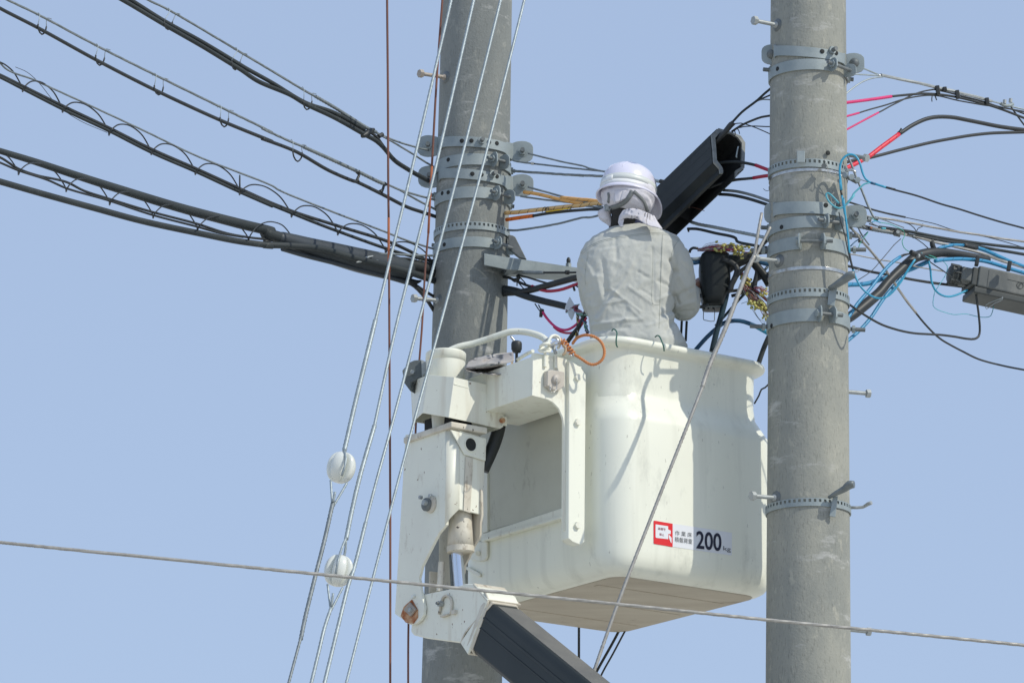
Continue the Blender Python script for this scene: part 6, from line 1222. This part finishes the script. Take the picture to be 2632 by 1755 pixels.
def cast(tree, spec, lift=.001, dense=.0):
    out = []; P = px(spec)
    Q, _ = catmull([Vector((x, y, 0)) for x, y, _ in P], [1] * len(P), 4.0)
    for q in Q:
        h = tree.ray_cast(CAMP, ray(q.x, q.y).normalized())
        if h[0] is not None: out.append(h[0] + h[1] * lift)
    return out
JT = bvh(jacket)
for nm, sp, rr_ in (('yoke_seam', 'F 735,815 800,762 880,725 980,700 1100,680 1220,665 1330,660 1420,670 1500,715', .0009), ('yoke_seam', 'F 742,825 806,772 886,735 984,710 1104,690 1222,675 1330,670 1416,680 1494,724', .0006), ('armhole_seam', 'F 1500,705 1460,760 1435,830 1430,880', .001), ('armhole_seam', 'F 790,800 775,900 765,1000 770,1060', .0008), ('back_seam', 'F 1365,675 1360,800 1352,1000 1345,1200 1338,1400', .0009), ('back_pleat', 'F 1292,760 1290,900 1285,1050 1292,1210 1340,1218', .0007)):
    pp = cast(JT, sp, .0002)
    if len(pp) > 3: MB().tube(pp, rr_, sides=5, smooth_path=False).build(nm, 'seam', jacket)
# towel round the head
def tfold(p, n): return n * (.0045 * (1 - 2 * abs(mnoise.noise(Vector((p.x * 16, p.y * 12, p.z * 42 + p.x * 14))))) + .0025 * mnoise.noise(p * 45))
tw = MB(); tw.loft([oval(1575, 1655, 468, .050, dy=-.015, e=1), oval(1558, 1674, 480, .078, dy=-.022, e=1), oval(1546, 1684, 497, .104, dy=-.036, e=1), oval(1545, 1684, 512, .110, dy=-.040, e=1), oval(1549, 1681, 528, .106, dy=-.040, e=1), oval(1556, 1676, 541, .098, dy=-.038, e=1), oval(1572, 1668, 550, .085, dy=-.034, e=1), oval(1596, 1656, 557, .06, dy=-.03, e=1)])
tw.tube(pts('S 500,1000,17.0 520,1080,17.0 560,1150,17.0 620,1210,17.0 650,1290,17.0', 17), [.020, .024, .022, .014, .006], sides=14)
towel = fused(tw, 'towel', 'towel', person, .0055, 3, tfold)
def cl_(grid, nu, nv, name, amp, m, par, sc=26): return crumple(grid, nu, nv, name, amp, par, .004, m, sc)
cl_([pts('S 860,1015,16.905 960,978,16.885 1100,985,16.88 1280,1045,16.885 1440,1115,16.92', 17), pts('S 800,1110,16.905 900,1085,16.88 1080,1105,16.875 1290,1170,16.88 1500,1220,16.90', 17), pts('S 780,1225,16.905 870,1165,16.895 1090,1150,16.885 1290,1260,16.875 1585,1345,16.88', 17)], 36, 14, 'towel_tail', .004, 'towel', towel, 18)
cl_([pts('S 800,1110,16.903 845,1160,16.90 880,1180,16.895', 17), pts('S 775,1220,16.90 820,1250,16.90 865,1230,16.895', 17), pts('S 810,1290,16.895 835,1312,16.895 862,1285,16.895', 17)], 14, 8, 'towel_tail', .002, 'towel', towel, 18)
cl_([pts('S 720,650,16.885 860,640,16.872 1010,660,16.870', 17), pts('S 690,860,16.885 800,830,16.876 960,760,16.870', 17)], 16, 8, 'towel_fold', .003, 'towel', towel, 18)
TT = bvh(towel)
def strap(name, spec, w, par, m='strap', th=.0022, lift=.003):
    pp = cast(TT, spec, lift)
    if len(pp) < 3: return None
    V = []; n = len(pp)
    for i, p in enumerate(pp):
        t = (pp[min(i + 1, n - 1)] - pp[max(i - 1, 0)]).normalized(); h = TT.find_nearest(p)[1]; s_ = t.cross(h).normalized(); V += [p - s_ * w / 2, p + s_ * w / 2]
    return MB().add(V, [[2 * i, 2 * i + 1, 2 * i + 3, 2 * i + 2] for i in range(n - 1)]).build(name, m, par, solid=th)
# helmet
def helmet_pt(az, q, z, vis=0.0):
    a, b = .1135, .130; x = a * q * math.sin(az); y = b * q * math.cos(az)
    f = max(0, math.cos(az)) ** 3 * vis; return hl(x, y + f, z + (-.010 * f / .05 if vis else 0))
prof = [(1.02, .010, .045), (1.10, -.006, .055), (1.13, -.006, .060), (1.135, .000, .060), (1.10, .006, .052), (1.03, .012, .030), (1.005, .020, .010), (.995, .045, 0), (.965, .072, 0), (.90, .096, 0), (.79, .116, 0), (.64, .131, 0), (.46, .141, 0), (.25, .147, 0), (.06, .149, 0), (.001, .149, 0)]
inner = [(.96, .02, .03), (.94, .045, 0), (.86, .09, 0), (.6, .123, 0), (.001, .138, 0)]

def spine(az, q, z):   # raised panel running over the crown and two grooves
    x = .1135 * q * math.sin(az); y = math.cos(az); u = abs(x); return .0035 * (1 / (1 + math.exp((u - .030) / .0022))) * (z > .05)
rings = []
for q, z, vis in inner[::-1] + prof:
    rings.append([helmet_pt(az, q, z, vis) for az in np.linspace(0, 2 * math.pi, 96, endpoint=False)])
helmet = MB().loft(rings, cap=(False, False)).build('helmet', 'helmet', person)
for xo in (-.034, -.020, .020, .034):
    L_ = []
    for y in np.linspace(-.112, .112, 40):
        qq = math.hypot(xo / .1135, y / .130); z = np.interp(qq, [p[0] for p in prof[6:]][::-1], [p[1] for p in prof[6:]][::-1]) if qq < 1.0 else None
        if z is not None and z > .062: L_.append(hl(xo, y, z - .0002))
    MB().tube(L_, .0015 if abs(xo) > .03 else .0008, sides=8, smooth_path=False).build('shell_ridge', 'helmet', helmet)
def hband(name, z0, z1, q0, q1, a0, a1, m, lift=1.006):
    azs = np.linspace(rad(a0), rad(a1), max(6, int(abs(a1 - a0) / 4))); R_ = []
    for z, q in ((z0, q0), ((z0 + z1) / 2, (q0 + q1) / 2 + .002), (z1, q1)): R_.append([helmet_pt(az, q * lift, z) for az in azs])
    return MB().loft(R_, close=False, cap=(False, False)).build(name, m, helmet, solid=.0012)
hband('reflective_band', .034, .060, 1.0, .983, 60, 330, 'tape'); hband('name_panel', .027, .052, 1.004, .989, 178, 232, 'label_w', 1.012); hband('white_band', .012, .032, 1.008, 1.002, 75, 320, 'label_w', 1.010)
hs1 = strap('chin_strap', 'S 1040,650 1000,720 950,790 880,860 800,905 710,935 640,955', .020, helmet); hs2 = strap('rear_strap', 'S 1060,655 1130,720 1200,790 1255,870 1285,950 1310,1020', .014, helmet); strap('side_strap', 'S 600,680 610,760 600,860', .010, helmet, 'strap')
bu = cast(TT, 'S 600,930 580,945 570,950', .006); bu = bu[1] if len(bu) > 1 else W(1561, 532, 16.97)
MB().box(bu, .024, .010, .028, Vector((.97, .1, .1)), Vector((-.1, 1, 0)), Vector((-.1, 0, .99))).build('buckle', 'buckle', helmet, smooth=False, bevel=.002)
MB().box(bu + Vector((.0, -.006, .0)), .012, .004, .018).build('buckle_bar', 'galv_pale', helmet, smooth=False, bevel=.001)
